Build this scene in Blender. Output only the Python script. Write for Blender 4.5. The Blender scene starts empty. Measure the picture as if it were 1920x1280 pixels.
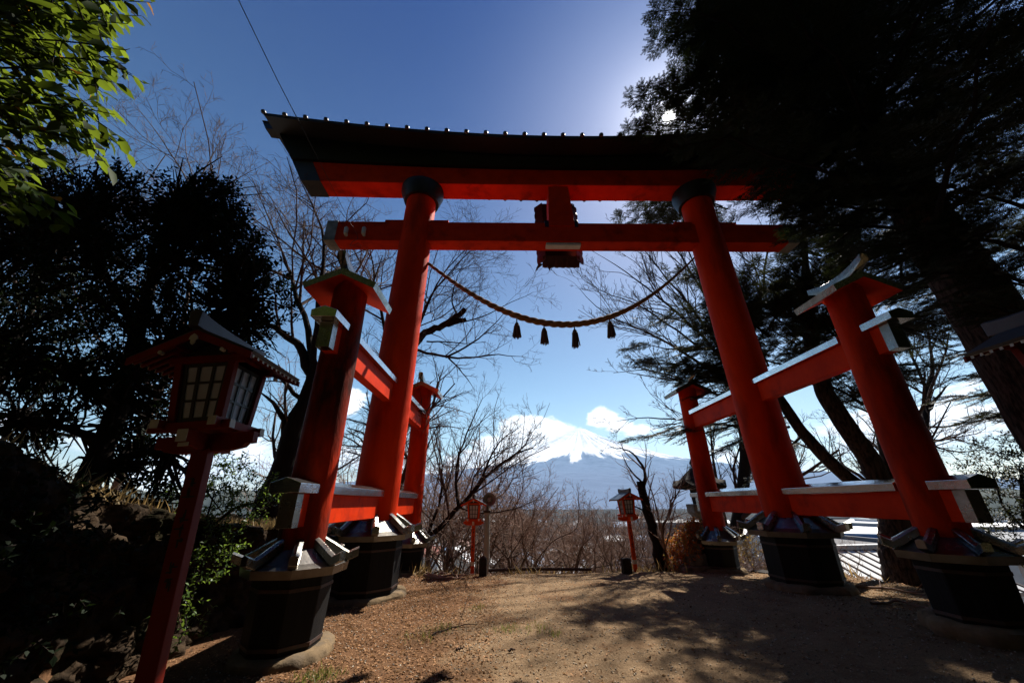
import bpy, bmesh, math, random
import numpy as np
from mathutils import Vector, Matrix, Euler

S = bpy.context.scene
COL = S.collection
R = math.radians

# ------------------------------------------------------------------ camera
F_PX, PITCH, ROLL, YAW = 692.881, 0.4107, -0.0063, 0.0198
CAM = np.array([-1.502, 0.0, 1.5])
_f = np.array([math.sin(YAW)*math.cos(PITCH), math.cos(YAW)*math.cos(PITCH), math.sin(PITCH)])
_r = np.array([math.cos(YAW), -math.sin(YAW), 0.0])
_u = np.cross(_r, _f)
_rt = math.cos(ROLL)*_r + math.sin(ROLL)*_u
_up = -math.sin(ROLL)*_r + math.cos(ROLL)*_u
cd = bpy.data.cameras.new('camera')
cd.sensor_width = 36.0
cd.lens = F_PX/1920*36
cd.clip_start = 0.05
cd.clip_end = 120000
cam = bpy.data.objects.new('camera', cd)
COL.objects.link(cam)
cam.matrix_world = Matrix(((_rt[0], _up[0], -_f[0], CAM[0]), (_rt[1], _up[1], -_f[1], CAM[1]),
                           (_rt[2], _up[2], -_f[2], CAM[2]), (0, 0, 0, 1)))
S.camera = cam

# ------------------------------------------------------------------ light
SUN_EL, SUN_AZ = R(50.05), R(33.62)         # azimuth from +Y towards +X
SUN = Vector((math.sin(SUN_AZ)*math.cos(SUN_EL), math.cos(SUN_AZ)*math.cos(SUN_EL), math.sin(SUN_EL)))
ld = bpy.data.lights.new('sun', 'SUN')
ld.energy = 5.0
ld.angle = R(0.53)
ld.color = (1.0, 0.93, 0.83)
lamp = bpy.data.objects.new('sun', ld)
COL.objects.link(lamp)
lamp.rotation_euler = SUN.to_track_quat('Z', 'Y').to_euler()

def N(nt, typ, **kw):
    n = nt.nodes.new(typ)
    for k, v in kw.items():
        if k == 'inp':
            for a, b in v.items():
                n.inputs[a].default_value = b
        else:
            setattr(n, k, v)
    return n

def make_world():
    w = bpy.data.worlds.new('World')
    S.world = w
    w.use_nodes = True
    nt = w.node_tree
    nt.nodes.clear()
    L = nt.links.new
    sky = N(nt, 'ShaderNodeTexSky', sky_type='NISHITA', sun_disc=False, sun_elevation=SUN_EL,
            sun_rotation=SUN_AZ, altitude=900, air_density=1.0, dust_density=1.0, ozone_density=2.6)
    hs = N(nt, 'ShaderNodeHueSaturation', inp={'Saturation': 1.25, 'Value': 1.0})
    L(sky.outputs[0], hs.inputs['Color'])
    tc = N(nt, 'ShaderNodeTexCoord')
    # aureole: the sky brightens steeply close round the sun
    def dist_to(d, scale=(1, 1, 1)):
        sc = N(nt, 'ShaderNodeVectorMath', operation='MULTIPLY')
        sc.inputs[1].default_value = scale
        L(tc.outputs['Generated'], sc.inputs[0])
        ds = N(nt, 'ShaderNodeVectorMath', operation='DISTANCE')
        L(sc.outputs[0], ds.inputs[0])
        ds.inputs[1].default_value = tuple(a*b for a, b in zip(d, scale))
        return ds.outputs['Value']
    d = dist_to(SUN)
    acc = None
    for r, p, a in AUREOLE:
        mr = N(nt, 'ShaderNodeMapRange', inp={'From Min': 0.0, 'From Max': r, 'To Min': 1.0, 'To Max': 0.0})
        L(d, mr.inputs['Value'])
        pw = N(nt, 'ShaderNodeMath', operation='POWER'); pw.inputs[1].default_value = p
        L(mr.outputs[0], pw.inputs[0])
        mu = N(nt, 'ShaderNodeMath', operation='MULTIPLY'); mu.inputs[1].default_value = a
        L(pw.outputs[0], mu.inputs[0])
        if acc is None: acc = mu.outputs[0]
        else:
            ad = N(nt, 'ShaderNodeMath', operation='ADD'); L(acc, ad.inputs[0]); L(mu.outputs[0], ad.inputs[1]); acc = ad.outputs[0]
    gl = N(nt, 'ShaderNodeMix', data_type='RGBA', blend_type='MULTIPLY'); gl.inputs[0].default_value = 1
    L(acc, gl.inputs[6]); gl.inputs[7].default_value = (1.0, 0.97, 0.9, 1)
    addg = N(nt, 'ShaderNodeMix', data_type='RGBA', blend_type='ADD'); addg.inputs[0].default_value = 1
    # deep blue overhead, pale towards the horizon
    sx = N(nt, 'ShaderNodeSeparateXYZ'); L(tc.outputs['Generated'], sx.inputs[0])
    gv = N(nt, 'ShaderNodeMapRange', inp={'From Min': 0.05, 'From Max': 0.95}); L(sx.outputs[2], gv.inputs['Value'])
    gr = N(nt, 'ShaderNodeMix', data_type='RGBA'); gr.inputs[6].default_value = (1.45, 1.18, 0.85, 1); gr.inputs[7].default_value = (0.03, 0.15, 0.40, 1); L(gv.outputs[0], gr.inputs[0])
    gm = N(nt, 'ShaderNodeMix', data_type='RGBA', blend_type='MULTIPLY'); gm.inputs[0].default_value = 1
    L(hs.outputs[0], gm.inputs[6]); L(gr.outputs[2], gm.inputs[7])
    L(gm.outputs[2], addg.inputs[6]); L(gl.outputs[2], addg.inputs[7])
    # clouds low round the mountain
    mp = N(nt, 'ShaderNodeMapping'); mp.inputs['Scale'].default_value = (1, 1, 2.4)
    L(tc.outputs['Generated'], mp.inputs[0])
    nz = N(nt, 'ShaderNodeTexNoise', inp={'Scale': 9.0, 'Detail': 9.0, 'Roughness': 0.58, 'Distortion': 0.4})
    L(mp.outputs[0], nz.inputs['Vector'])
    tot = None
    for az, el, r, zs, s in CLOUDS:
        az, el = R(az), R(el)
        dv = (math.sin(az)*math.cos(el), math.cos(az)*math.cos(el), math.sin(el))
        ds = dist_to(dv, (1, 1, zs))
        mr = N(nt, 'ShaderNodeMapRange', inp={'From Min': 0.0, 'From Max': r, 'To Min': s, 'To Max': 0.0})
        L(ds, mr.inputs['Value'])
        if tot is None: tot = mr.outputs[0]
        else:
            mx = N(nt, 'ShaderNodeMath', operation='MAXIMUM'); L(tot, mx.inputs[0]); L(mr.outputs[0], mx.inputs[1]); tot = mx.outputs[0]
    ad = N(nt, 'ShaderNodeMath', operation='ADD'); L(tot, ad.inputs[0]); L(nz.outputs[0], ad.inputs[1])
    cr = N(nt, 'ShaderNodeMapRange', inp={'From Min': 0.80, 'From Max': 0.98})
    cr.interpolation_type = 'SMOOTHSTEP'
    L(ad.outputs[0], cr.inputs['Value'])
    nz2 = N(nt, 'ShaderNodeTexNoise', inp={'Scale': 26.0, 'Detail': 6.0, 'Roughness': 0.6})
    L(mp.outputs[0], nz2.inputs['Vector'])
    ccol = N(nt, 'ShaderNodeMapRange', inp={'From Min': 0.3, 'From Max': 0.62, 'To Min': 7.5, 'To Max': 12.5})
    L(nz2.outputs[0], ccol.inputs['Value'])
    cm = N(nt, 'ShaderNodeMix', data_type='RGBA', blend_type='MIX')
    L(cr.outputs[0], cm.inputs[0]); L(addg.outputs[2], cm.inputs[6])
    cc = N(nt, 'ShaderNodeMix', data_type='RGBA', blend_type='MULTIPLY'); cc.inputs[0].default_value = 1
    L(ccol.outputs[0], cc.inputs[6]); cc.inputs[7].default_value = (0.98, 0.99, 1.0, 1)
    L(cc.outputs[2], cm.inputs[7])
    bg = N(nt, 'ShaderNodeBackground', inp={'Strength': SKY_STRENGTH})
    L(cm.outputs[2], bg.inputs['Color'])
    out = N(nt, 'ShaderNodeOutputWorld')
    L(bg.outputs[0], out.inputs['Surface'])

SKY_STRENGTH = 0.075
AUREOLE = [(0.6, 2.5, 2.2), (0.22, 3.0, 4.5), (0.05, 3.0, 14.0), (0.0135, 1.5, 200.0)]
# azimuth, elevation, radius, vertical squash, strength
CLOUDS = [(4.0, 8.0, 0.2, 1.8, 0.95), (8.0, 9.3, 0.09, 2.0, 0.85), (-1, 7.6, 0.12, 1.8, 0.8), (-4.0, 6.0, 0.19, 2.6, 0.6), (10.0, 8.6, 0.11, 2.0, 0.7), (14.6, 11.2, 0.07, 1.6, 0.85), (17.2, 10.2, 0.08, 2.2, 0.8),
          (19.0, 9.6, 0.10, 2.4, 0.62), (-14.0, 4.8, 0.22, 2.8, 0.6), (-24.0, 13.0, 0.10, 1.4, 0.66), (-24.0, 6.0, 0.2, 2.6, 0.6), (-38.0, 5.0, 0.30, 2.8, 0.62),
          (-55.0, 4.5, 0.3, 2.8, 0.62), (46.0, 6.8, 0.28, 3.0, 0.64), (33.0, 4.6, 0.24, 3.4, 0.58), (57.0, 7.5, 0.24, 2.4, 0.62)]
make_world()
S.view_settings.view_transform = 'Standard'
S.view_settings.look = 'None'
S.view_settings.gamma = 1.0
S.view_settings.use_curve_mapping = False
S.view_settings.exposure = 1.2
S.cycles.max_bounces = 8
S.cycles.transparent_max_bounces = 8

# ------------------------------------------------------------------ helpers
def at(u, v, Y):
    """The point of the view ray through photo pixel (u, v) that lies at depth Y: used to read real positions off the photo."""
    d = (u-960)/F_PX*_rt + (640-v)/F_PX*_up + _f
    return CAM + d*((Y-CAM[1])/d[1])

def tag(o, label=None, cat=None, group=None, kind=None):
    if label: o['label'] = label
    if cat: o['category'] = cat
    if group: o['group'] = group
    if kind: o['kind'] = kind
    return o

def empty(name, loc=(0, 0, 0), label=None, cat=None, group=None, rz=0):
    o = bpy.data.objects.new(name, None)
    o.empty_display_size = 0.3
    COL.objects.link(o)
    o.location = loc
    o.rotation_euler = (0, 0, rz)
    return tag(o, label, cat, group)

def kids(o): return [c for c in bpy.data.objects if c.parent == o]
def copy_tree(o, parent=None):
    c = o.copy(); COL.objects.link(c)
    c.parent = parent
    for ch in kids(o): copy_tree(ch, c)
    return c

class MB:
    """collects shapes; build() links them as ONE mesh object"""
    def __init__(s): s.v = []; s.f = []; s.m = []
    def add(s, vs, fs, m=0):
        b = len(s.v)
        s.v += [tuple(map(float, p)) for p in vs]
        for f in fs: s.f.append(tuple(b+i for i in f)); s.m.append(m)
    def hexa(s, p, m=0):     # bottom 4, top 4 (counter-clockwise)
        s.add(p, [(3, 2, 1, 0), (4, 5, 6, 7), (0, 1, 5, 4), (1, 2, 6, 5), (2, 3, 7, 6), (3, 0, 4, 7)], m)
    def box(s, x0, x1, y0, y1, z0, z1, m=0):
        s.hexa([(x0, y0, z0), (x1, y0, z0), (x1, y1, z0), (x0, y1, z0), (x0, y0, z1), (x1, y0, z1), (x1, y1, z1), (x0, y1, z1)], m)
    def loft(s, rings, m=0, cap0=True, cap1=True, closed=True):
        n = len(rings[0]); b = []
        vs = [p for r in rings for p in r]; fs = []
        for i in range(len(rings)-1):
            for j in range(n if closed else n-1):
                k = (j+1) % n
                fs.append((i*n+j, i*n+k, (i+1)*n+k, (i+1)*n+j))
        if cap0: fs.append(tuple(range(n-1, -1, -1)))
        if cap1: fs.append(tuple((len(rings)-1)*n+j for j in range(n)))
        s.add(vs, fs, m)
    def tube(s, pts, rad, n=8, m=0, cap=True, sq=None):
        P = np.asarray(pts, float); k = len(P)
        rad = np.full(k, rad) if np.isscalar(rad) else np.asarray(rad, float)
        T = np.gradient(P, axis=0); T /= np.linalg.norm(T, axis=1)[:, None]+1e-12
        ref = np.array([0, 0, 1.0]) if abs(T[0][2]) < 0.9 else np.array([1.0, 0, 0])
        a = np.arange(n)*2*math.pi/n
        rings = []
        for i in range(k):
            U = np.cross(ref, T[i]); U /= np.linalg.norm(U)+1e-12
            W = np.cross(T[i], U)
            rings.append(P[i] + rad[i]*(np.cos(a)[:, None]*U + np.sin(a)[:, None]*W))
            ref = W if abs(np.dot(W, T[min(i+1, k-1)])) < 0.95 else U
        s.loft([list(map(tuple, r)) for r in rings], m, cap, cap)
    def ball(s, c, r, n=8, m=0, sz=1.0):
        rings = []
        for i in range(1, n//2):
            t = math.pi*i/(n//2)
            rings.append([(c[0]+r*math.sin(t)*math.cos(2*math.pi*j/n), c[1]+r*math.sin(t)*math.sin(2*math.pi*j/n), c[2]-r*sz*math.cos(t)) for j in range(n)])
        s.loft(rings, m)
    def lathe(s, prof, n=24, c=(0, 0), m=0, a0=0, cap=True):
        s.loft([[(c[0]+r*math.cos(a0+2*math.pi*j/n), c[1]+r*math.sin(a0+2*math.pi*j/n), z) for j in range(n)] for r, z in prof], m, cap, cap)
    def build(s, name, mats, parent=None, loc=(0, 0, 0), bevel=0, smooth=False, rot=None):
        me = bpy.data.meshes.new(name)
        me.from_pydata(s.v, [], s.f)
        if not isinstance(mats, (list, tuple)): mats = [mats]
        for m in mats: me.materials.append(m)
        if len(mats) > 1: me.polygons.foreach_set('material_index', s.m)
        bm = bmesh.new(); bm.from_mesh(me); bmesh.ops.recalc_face_normals(bm, faces=bm.faces); bm.to_mesh(me); bm.free()
        if smooth:
            me.polygons.foreach_set('use_smooth', [True]*len(me.polygons))
            try: me.set_sharp_from_angle(angle=R(smooth if smooth is not True else 45))
            except Exception: pass
        o = bpy.data.objects.new(name, me)
        COL.objects.link(o)
        o.parent = parent
        o.location = loc
        if rot: o.rotation_euler = rot
        if bevel:
            b = o.modifiers.new('bevel', 'BEVEL'); b.width = bevel; b.segments = 2; b.limit_method = 'ANGLE'; b.angle_limit = R(40)
        return o

def np_mesh(name, V, faces, mats, parent=None, smooth=False, loc=(0, 0, 0)):
    """one mesh from numpy arrays: V (n,3); faces = list of (array (m,k), material index)"""
    me = bpy.data.meshes.new(name)
    V = np.asarray(V, np.float32)
    me.vertices.add(len(V)); me.vertices.foreach_set('co', V.ravel())
    faces = [(np.asarray(f), m) for f, m in faces if len(f)]
    nl = sum(f.size for f, _ in faces); npoly = sum(len(f) for f, _ in faces)
    me.loops.add(nl); me.polygons.add(npoly)
    me.loops.foreach_set('vertex_index', np.concatenate([f.ravel() for f, _ in faces]).astype(np.int32))
    tot = np.concatenate([np.full(len(f), f.shape[1]) for f, _ in faces])
    st = np.concatenate([[0], np.cumsum(tot)[:-1]]).astype(np.int32)
    me.polygons.foreach_set('loop_start', st)
    me.polygons.foreach_set('material_index', np.concatenate([np.full(len(f), m) for f, m in faces]).astype(np.int32))
    if smooth: me.polygons.foreach_set('use_smooth', np.ones(npoly, bool))
    for m in (mats if isinstance(mats, (list, tuple)) else [mats]): me.materials.append(m)
    me.update(calc_edges=True)
    me.validate()
    o = bpy.data.objects.new(name, me)
    COL.objects.link(o); o.parent = parent; o.location = loc
    return o

def instance(base_v, base_f, M, P):
    """copies of a small shape: M (n,3,3), P (n,3) -> V, F"""
    V = np.einsum('nij,vj->nvi', M, base_v) + P[:, None, :]
    nv = len(base_v)
    Fc = (np.asarray(base_f)[None] + (np.arange(len(P))*nv)[:, None, None]).reshape(-1, np.asarray(base_f).shape[1])
    return V.reshape(-1, 3), Fc

def frames(X, Zhint):
    """rotation matrices whose x axis is X and whose z axis is close to Zhint"""
    X = X/(np.linalg.norm(X, axis=1)[:, None]+1e-9)
    Y = np.cross(Zhint, X); Y /= np.linalg.norm(Y, axis=1)[:, None]+1e-9
    Z = np.cross(X, Y)
    return np.stack([X, Y, Z], axis=2)

def vnoise(x, y, seed=0):
    xi, yi = np.floor(x).astype(np.int64), np.floor(y).astype(np.int64)
    xf, yf = x-xi, y-yi
    def h(a, b):
        n = (a*374761393 + b*668265263 + seed*982451653) & 0x7fffffff
        n = ((n ^ (n >> 13))*1274126177) & 0x7fffffff
        return ((n ^ (n >> 16)) & 0xffff)/65535.0
    u, v = xf*xf*(3-2*xf), yf*yf*(3-2*yf)
    return (h(xi, yi)*(1-u)+h(xi+1, yi)*u)*(1-v) + (h(xi, yi+1)*(1-u)+h(xi+1, yi+1)*u)*v
def fbm(x, y, o=4, seed=0):
    t = 0; a = 0.5
    for i in range(o):
        t = t + a*vnoise(x, y, seed+i); x, y = x*2.03+7, y*2.03+3; a *= 0.5
    return t
def sstep(a, b, x):
    t = np.clip((x-a)/(b-a), 0, 1); return t*t*(3-2*t)

# ------------------------------------------------------------------ materials
def mat(name, c, rough=0.6, metal=0.0, c2=None, scale=4.0, detail=6.0, stretch=(1, 1, 1), bump=0.0, bscale=None, lo=0.35, hi=0.65,
        c3=None, s3=1.5, t3=(0.5, 0.62), spec=0.5, island=0.0, rough2=None, coat=0.0):
    m = bpy.data.materials.new(name); m.use_nodes = True
    nt = m.node_tree; L = nt.links.new
    b = nt.nodes['Principled BSDF']
    b.inputs['Roughness'].default_value = rough
    b.inputs['Metallic'].default_value = metal
    b.inputs['Specular IOR Level'].default_value = spec
    if coat: b.inputs['Coat Weight'].default_value = coat
    tc = N(nt, 'ShaderNodeTexCoord')
    mp = N(nt, 'ShaderNodeMapping'); mp.inputs['Scale'].default_value = stretch
    L(tc.outputs['Object'], mp.inputs[0])
    colr = None
    if c2 is not None:
        nz = N(nt, 'ShaderNodeTexNoise', inp={'Scale': scale, 'Detail': detail, 'Roughness': 0.6})
        L(mp.outputs[0], nz.inputs['Vector'])
        mr = N(nt, 'ShaderNodeMapRange', inp={'From Min': lo, 'From Max': hi}); L(nz.outputs[0], mr.inputs['Value'])
        mx = N(nt, 'ShaderNodeMix', data_type='RGBA'); mx.inputs[6].default_value = (*c, 1); mx.inputs[7].default_value = (*c2, 1)
        L(mr.outputs[0], mx.inputs[0]); colr = mx.outputs[2]
        if rough2 is not None:
            rr = N(nt, 'ShaderNodeMapRange', inp={'From Min': lo, 'From Max': hi, 'To Min': rough, 'To Max': rough2}); L(nz.outputs[0], rr.inputs['Value'])
            L(rr.outputs[0], b.inputs['Roughness'])
    if c3 is not None:
        nz = N(nt, 'ShaderNodeTexNoise', inp={'Scale': s3, 'Detail': 8.0, 'Roughness': 0.65})
        L(mp.outputs[0], nz.inputs['Vector'])
        mr = N(nt, 'ShaderNodeMapRange', inp={'From Min': t3[0], 'From Max': t3[1]}); L(nz.outputs[0], mr.inputs['Value'])
        mx = N(nt, 'ShaderNodeMix', data_type='RGBA'); mx.inputs[7].default_value = (*c3, 1)
        if colr is not None: L(colr, mx.inputs[6])
        else: mx.inputs[6].default_value = (*c, 1)
        L(mr.outputs[0], mx.inputs[0]); colr = mx.outputs[2]
    if island:
        ge = N(nt, 'ShaderNodeNewGeometry')
        mr = N(nt, 'ShaderNodeMapRange', inp={'To Min': 1-island, 'To Max': 1+island}); L(ge.outputs['Random Per Island'], mr.inputs['Value'])
        mx = N(nt, 'ShaderNodeMix', data_type='RGBA', blend_type='MULTIPLY'); mx.inputs[0].default_value = 1
        if colr is not None: L(colr, mx.inputs[6])
        else: mx.inputs[6].default_value = (*c, 1)
        L(mr.outputs[0], mx.inputs[7]); colr = mx.outputs[2]
    if colr is not None: L(colr, b.inputs['Base Color'])
    else: b.inputs['Base Color'].default_value = (*c, 1)
    if bump:
        nb = N(nt, 'ShaderNodeTexNoise', inp={'Scale': bscale or scale*4, 'Detail': 8.0, 'Roughness': 0.6})
        L(mp.outputs[0], nb.inputs['Vector'])
        bp = N(nt, 'ShaderNodeBump', inp={'Strength': bump, 'Distance': 0.02}); L(nb.outputs[0], bp.inputs['Height'])
        L(bp.outputs[0], b.inputs['Normal'])
    return m

def leaf_mat(name, c, ctrans, amount=0.4, rough=0.35, spread=0.35, yellow=None, yfrac=0.08, spec=0.4):
    m = bpy.data.materials.new(name); m.use_nodes = True
    nt = m.node_tree; L = nt.links.new
    b = nt.nodes['Principled BSDF']; b.inputs['Roughness'].default_value = rough
    b.inputs['Specular IOR Level'].default_value = spec
    ge = N(nt, 'ShaderNodeNewGeometry')
    mr = N(nt, 'ShaderNodeMapRange', inp={'To Min': 1-spread, 'To Max': 1+spread}); L(ge.outputs['Random Per Island'], mr.inputs['Value'])
    def shade(cc):
        mx = N(nt, 'ShaderNodeMix', data_type='RGBA', blend_type='MULTIPLY'); mx.inputs[0].default_value = 1
        mx.inputs[6].default_value = (*cc, 1); L(mr.outputs[0], mx.inputs[7])
        o = mx.outputs[2]
        if yellow:
            gt = N(nt, 'ShaderNodeMath', operation='LESS_THAN'); gt.inputs[1].default_value = yfrac
            fr = N(nt, 'ShaderNodeMath', operation='MULTIPLY'); fr.inputs[1].default_value = 7.31
            L(ge.outputs['Random Per Island'], fr.inputs[0])
            f2 = N(nt, 'ShaderNodeMath', operation='FRACT'); L(fr.outputs[0], f2.inputs[0]); L(f2.outputs[0], gt.inputs[0])
            my = N(nt, 'ShaderNodeMix', data_type='RGBA'); L(gt.outputs[0], my.inputs[0]); L(o, my.inputs[6]); my.inputs[7].default_value = (*yellow, 1)
            o = my.outputs[2]
        return o
    L(shade(c), b.inputs['Base Color'])
    tr = N(nt, 'ShaderNodeBsdfTranslucent'); L(shade(ctrans), tr.inputs['Color'])
    ms = N(nt, 'ShaderNodeMixShader'); ms.inputs[0].default_value = amount
    L(b.outputs[0], ms.inputs[1]); L(tr.outputs[0], ms.inputs[2])
    L(ms.outputs[0], nt.nodes['Material Output'].inputs['Surface'])
    return m

RED = (0.66, 0.036, 0.0008)
m_red = mat('vermilion paint', RED, 0.65, spec=.05, c2=(0.52, 0.024, 0.0008), scale=2.6, c3=(0.17, 0.014, 0.005), s3=1.0, t3=(0.47, 0.66), stretch=(1, 1, 0.28), bump=0.25, bscale=24)
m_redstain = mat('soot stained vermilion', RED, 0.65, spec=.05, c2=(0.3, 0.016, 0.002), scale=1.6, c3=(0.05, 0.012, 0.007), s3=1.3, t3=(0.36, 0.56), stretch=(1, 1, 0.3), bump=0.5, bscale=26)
m_redbeam = mat('vermilion beam paint', RED, 0.6, spec=.06, c2=(0.52, 0.024, 0.0008), scale=3.0, c3=(0.2, 0.016, 0.006), s3=1.5, t3=(0.55, 0.75), bump=0.06, bscale=20)
m_redwood = mat('dark red paint', (0.24, 0.017, 0.006), 0.6, spec=.2, c2=(0.15, 0.012, 0.005), scale=5, stretch=(1, 1, 0.3), bump=0.1, bscale=40)  # darker red for the two near lanterns
m_redlamp = mat('skylit lantern paint', (0.65, 0.075, 0.004), 0.5, spec=.15, c2=(0.5, 0.05, 0.004), scale=6)  # far lanterns' red raised: open-sky brightness put into the colour
m_blackmetal = mat('black roof metal', (0.005, 0.005, 0.006), 0.42, spec=.3, c2=(0.01, 0.009, 0.009), scale=3, bump=0.05, bscale=6)
m_kasagi = mat('black lacquered beam', (0.004, 0.004, 0.0045), 0.45, spec=.25, c2=(0.007, 0.006, 0.006), scale=3)
m_blackwood = mat('black plinth timber', (0.0035, 0.0035, 0.004), 0.65, spec=.18, c2=(0.009, 0.0085, 0.0085), scale=3.0, stretch=(5, 5, 0.4), bump=0.35, bscale=9)  # black timber, darkened further: deep shade put into its colour
m_iron = mat('rusty iron band', (0.06, 0.025, 0.016), 0.6, c2=(0.03, 0.02, 0.018), scale=20)
m_collar = mat('dark collar metal', (0.008, 0.008, 0.009), 0.45, spec=.3, c2=(0.015, 0.015, 0.016), scale=4, bump=0.08, bscale=8)
m_oldcap = mat('weathered metal sheet', (0.34, 0.33, 0.29), 0.5, 0.2, c2=(0.13, 0.12, 0.10), scale=3.2, rough2=0.5, bump=0.25, bscale=7)
m_tin = mat('bright metal sheet', (0.78, 0.79, 0.8), 0.10, 1.0, c2=(0.62, 0.62, 0.62), scale=3.0, rough2=0.2, bump=0.35, bscale=5.5)
m_white = mat('white paint', (0.62, 0.6, 0.54), 0.6, c2=(0.5, 0.48, 0.42), scale=12)
m_plastic = mat('lamp housing', (0.6, 0.6, 0.57), 0.4, c2=(0.5, 0.5, 0.46), scale=6)
m_paper = mat('lantern panel', (0.56, 0.62, 0.74), 0.6, spec=.3, c2=(0.46, 0.5, 0.6), scale=5)
m_lattice = mat('black lattice', (0.02, 0.02, 0.02), 0.5)
m_slate = mat('dark copper roofing', (0.05, 0.05, 0.06), 0.4, 0.3, c2=(0.075, 0.07, 0.075), scale=6, bump=0.1, bscale=10)
m_ink = mat('black brush ink', (0.01, 0.008, 0.008), 0.6)
m_rope = mat('straw rope', (0.30, 0.13, 0.045), 0.85, c2=(0.17, 0.075, 0.03), scale=18, stretch=(0.25, 1, 1), bump=0.5, bscale=60)
m_tassel = mat('straw tassel', (0.13, 0.065, 0.03), 0.9, c2=(0.07, 0.035, 0.02), scale=30, stretch=(1, 1, 0.1), bump=0.6, bscale=60)
m_plaque = mat('old plaque wood', (0.02, 0.01, 0.008), 0.5, c2=(0.03, 0.02, 0.02), scale=6)
m_plaquered = mat('plaque frame paint', (0.06, 0.009, 0.005), 0.5, c2=(0.03, 0.006, 0.004), scale=6)
m_stone = mat('granite', (0.26, 0.23, 0.19), 0.8, c2=(0.16, 0.14, 0.12), scale=7, c3=(0.09, 0.085, 0.07), s3=3, bump=0.6, bscale=24)
m_darkstone = mat('dark old stone', (0.035, 0.029, 0.025), 0.9, spec=.1, c2=(0.017, 0.015, 0.014), scale=6, c3=(0.07, 0.06, 0.05), s3=4, t3=(0.6, 0.7), bump=0.6, bscale=20)
m_footing = mat('footing stone', (0.2, 0.14, 0.08), 0.95, spec=.05, c2=(0.11, 0.08, 0.05), scale=5, c3=(0.13, 0.10, 0.07), s3=3.5, bump=0.7, bscale=18)
m_concrete = mat('concrete pole', (0.4, 0.385, 0.35), 0.8, c2=(0.3, 0.285, 0.26), scale=8, stretch=(1, 1, .2))
m_bark = mat('dark bark', (0.022, 0.016, 0.013), 0.95, spec=.1, c2=(0.011, 0.0085, 0.0075), scale=6, stretch=(3, 3, 0.6), bump=0.9, bscale=14)
m_bark3 = mat('furrowed conifer bark', (0.075, 0.052, 0.042), 0.95, spec=.1, c2=(0.018, 0.013, 0.011), scale=9, stretch=(2.2, 2.2, 0.5), lo=.4, hi=.6, bump=1.0, bscale=16)
m_bark2 = mat('grey brown bark', (0.17, 0.12, 0.092), 0.85, spec=.1, c2=(0.08, 0.058, 0.047), scale=6, stretch=(2, 2, 1), bump=0.6, bscale=14)
m_twig = mat('bare twig', (0.32, 0.215, 0.17), 0.9, spec=.1, c2=(0.19, 0.13, 0.105), scale=2)
m_twigmid = mat('winter twig', (0.13, 0.093, 0.08), 0.9, spec=.1, c2=(0.075, 0.055, 0.048), scale=2)
m_twigdark = mat('dark twig', (0.05, 0.033, 0.028), 0.9, spec=.1)
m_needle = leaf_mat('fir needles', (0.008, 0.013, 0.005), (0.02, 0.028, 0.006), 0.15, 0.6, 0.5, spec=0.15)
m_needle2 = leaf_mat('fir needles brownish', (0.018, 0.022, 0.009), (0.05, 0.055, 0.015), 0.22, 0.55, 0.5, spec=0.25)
m_holly = leaf_mat('glossy dark leaves', (0.006, 0.012, 0.004), (0.012, 0.022, 0.004), 0.14, 0.7, 0.4, spec=0.1)
m_shrub = leaf_mat('shrub leaves', (0.055, 0.10, 0.02), (0.16, 0.24, 0.03), 0.4, 0.4, 0.5)
m_close = leaf_mat('broad leaves', (0.018, 0.035, 0.006), (0.105, 0.145, 0.011), 0.5, 0.6, 0.75, spec=.12, yellow=(0.3, 0.14, 0.012), yfrac=0.02)
m_orange = leaf_mat('azalea leaves', (0.55, 0.15, 0.02), (0.85, 0.28, 0.03), 0.4, 0.5, 0.5, yellow=(0.35, 0.3, 0.05), yfrac=0.2)
m_litter = leaf_mat('dead leaf', (0.24, 0.135, 0.07), (0.26, 0.14, 0.06), 0.25, 0.8, 0.7, spec=.1)
m_grass = leaf_mat('grass blade', (0.10, 0.13, 0.03), (0.2, 0.22, 0.04), 0.35, 0.6, 0.5)
m_drygrass = leaf_mat('dry grass blade', (0.24, 0.17, 0.07), (0.3, 0.2, 0.08), 0.35, 0.6, 0.4)
m_glass = mat('window glass', (0.03, 0.035, 0.04), 0.1)
# ------------------------------------------------------------------ terrain
def wall_top(y):
    return np.interp(y, [-3, 0.5, 3.1, 4.1, 5.3, 6.3, 8.5, 10], [2.2, 2.05, 1.93, 1.55, 1.3, 1.18, 1.05, 0.9])
def gz(x, y):
    x = np.asarray(x, float); y = np.asarray(y, float)
    z = 0.05*(fbm(x*0.7, y*0.7, 3, 3)-0.45)
    z = z + 0.10*sstep(2.0, 4.0, x)*sstep(9.5, 6, y) - 0.06*sstep(8.5, 10.3, y)
    dy = np.maximum(y-10.45-0.15*np.sin(x*0.9), 0)
    dx = np.maximum(x-6.0-0.35*np.sin(y*0.8), 0)*sstep(4.5, 7.0, y)
    dl = np.maximum(-x-7.5, 0)*sstep(9.0, 12.0, y)
    d = np.sqrt(dy*dy+dx*dx)
    k = np.where(dy > dx*0.4, 0.50, 0.42)
    drop = 46*(1-np.exp(-d*k/46))
    z = z - drop
    # stone-faced bank on the left
    b = sstep(-5.25, -5.5, x)*sstep(10.4, 8.6, y)
    bank = wall_top(y)-0.12+0.05*np.maximum(-x-5.5, 0)*sstep(14, 3, -x)
    bank = bank*sstep(-6.0, 2.5, y+9)+0*x
    z = z*(1-b)+bank*b
    # wooded hillside behind the photographer
    h = np.maximum(-y-4.0, 0)
    z = z + 0.55*h*sstep(160, 40, h)
    far = np.hypot(x, y)
    z = z + 1.2*(fbm(x*0.03, y*0.03, 4, 11)-0.5)*sstep(15, 60, far)
    return z

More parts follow.
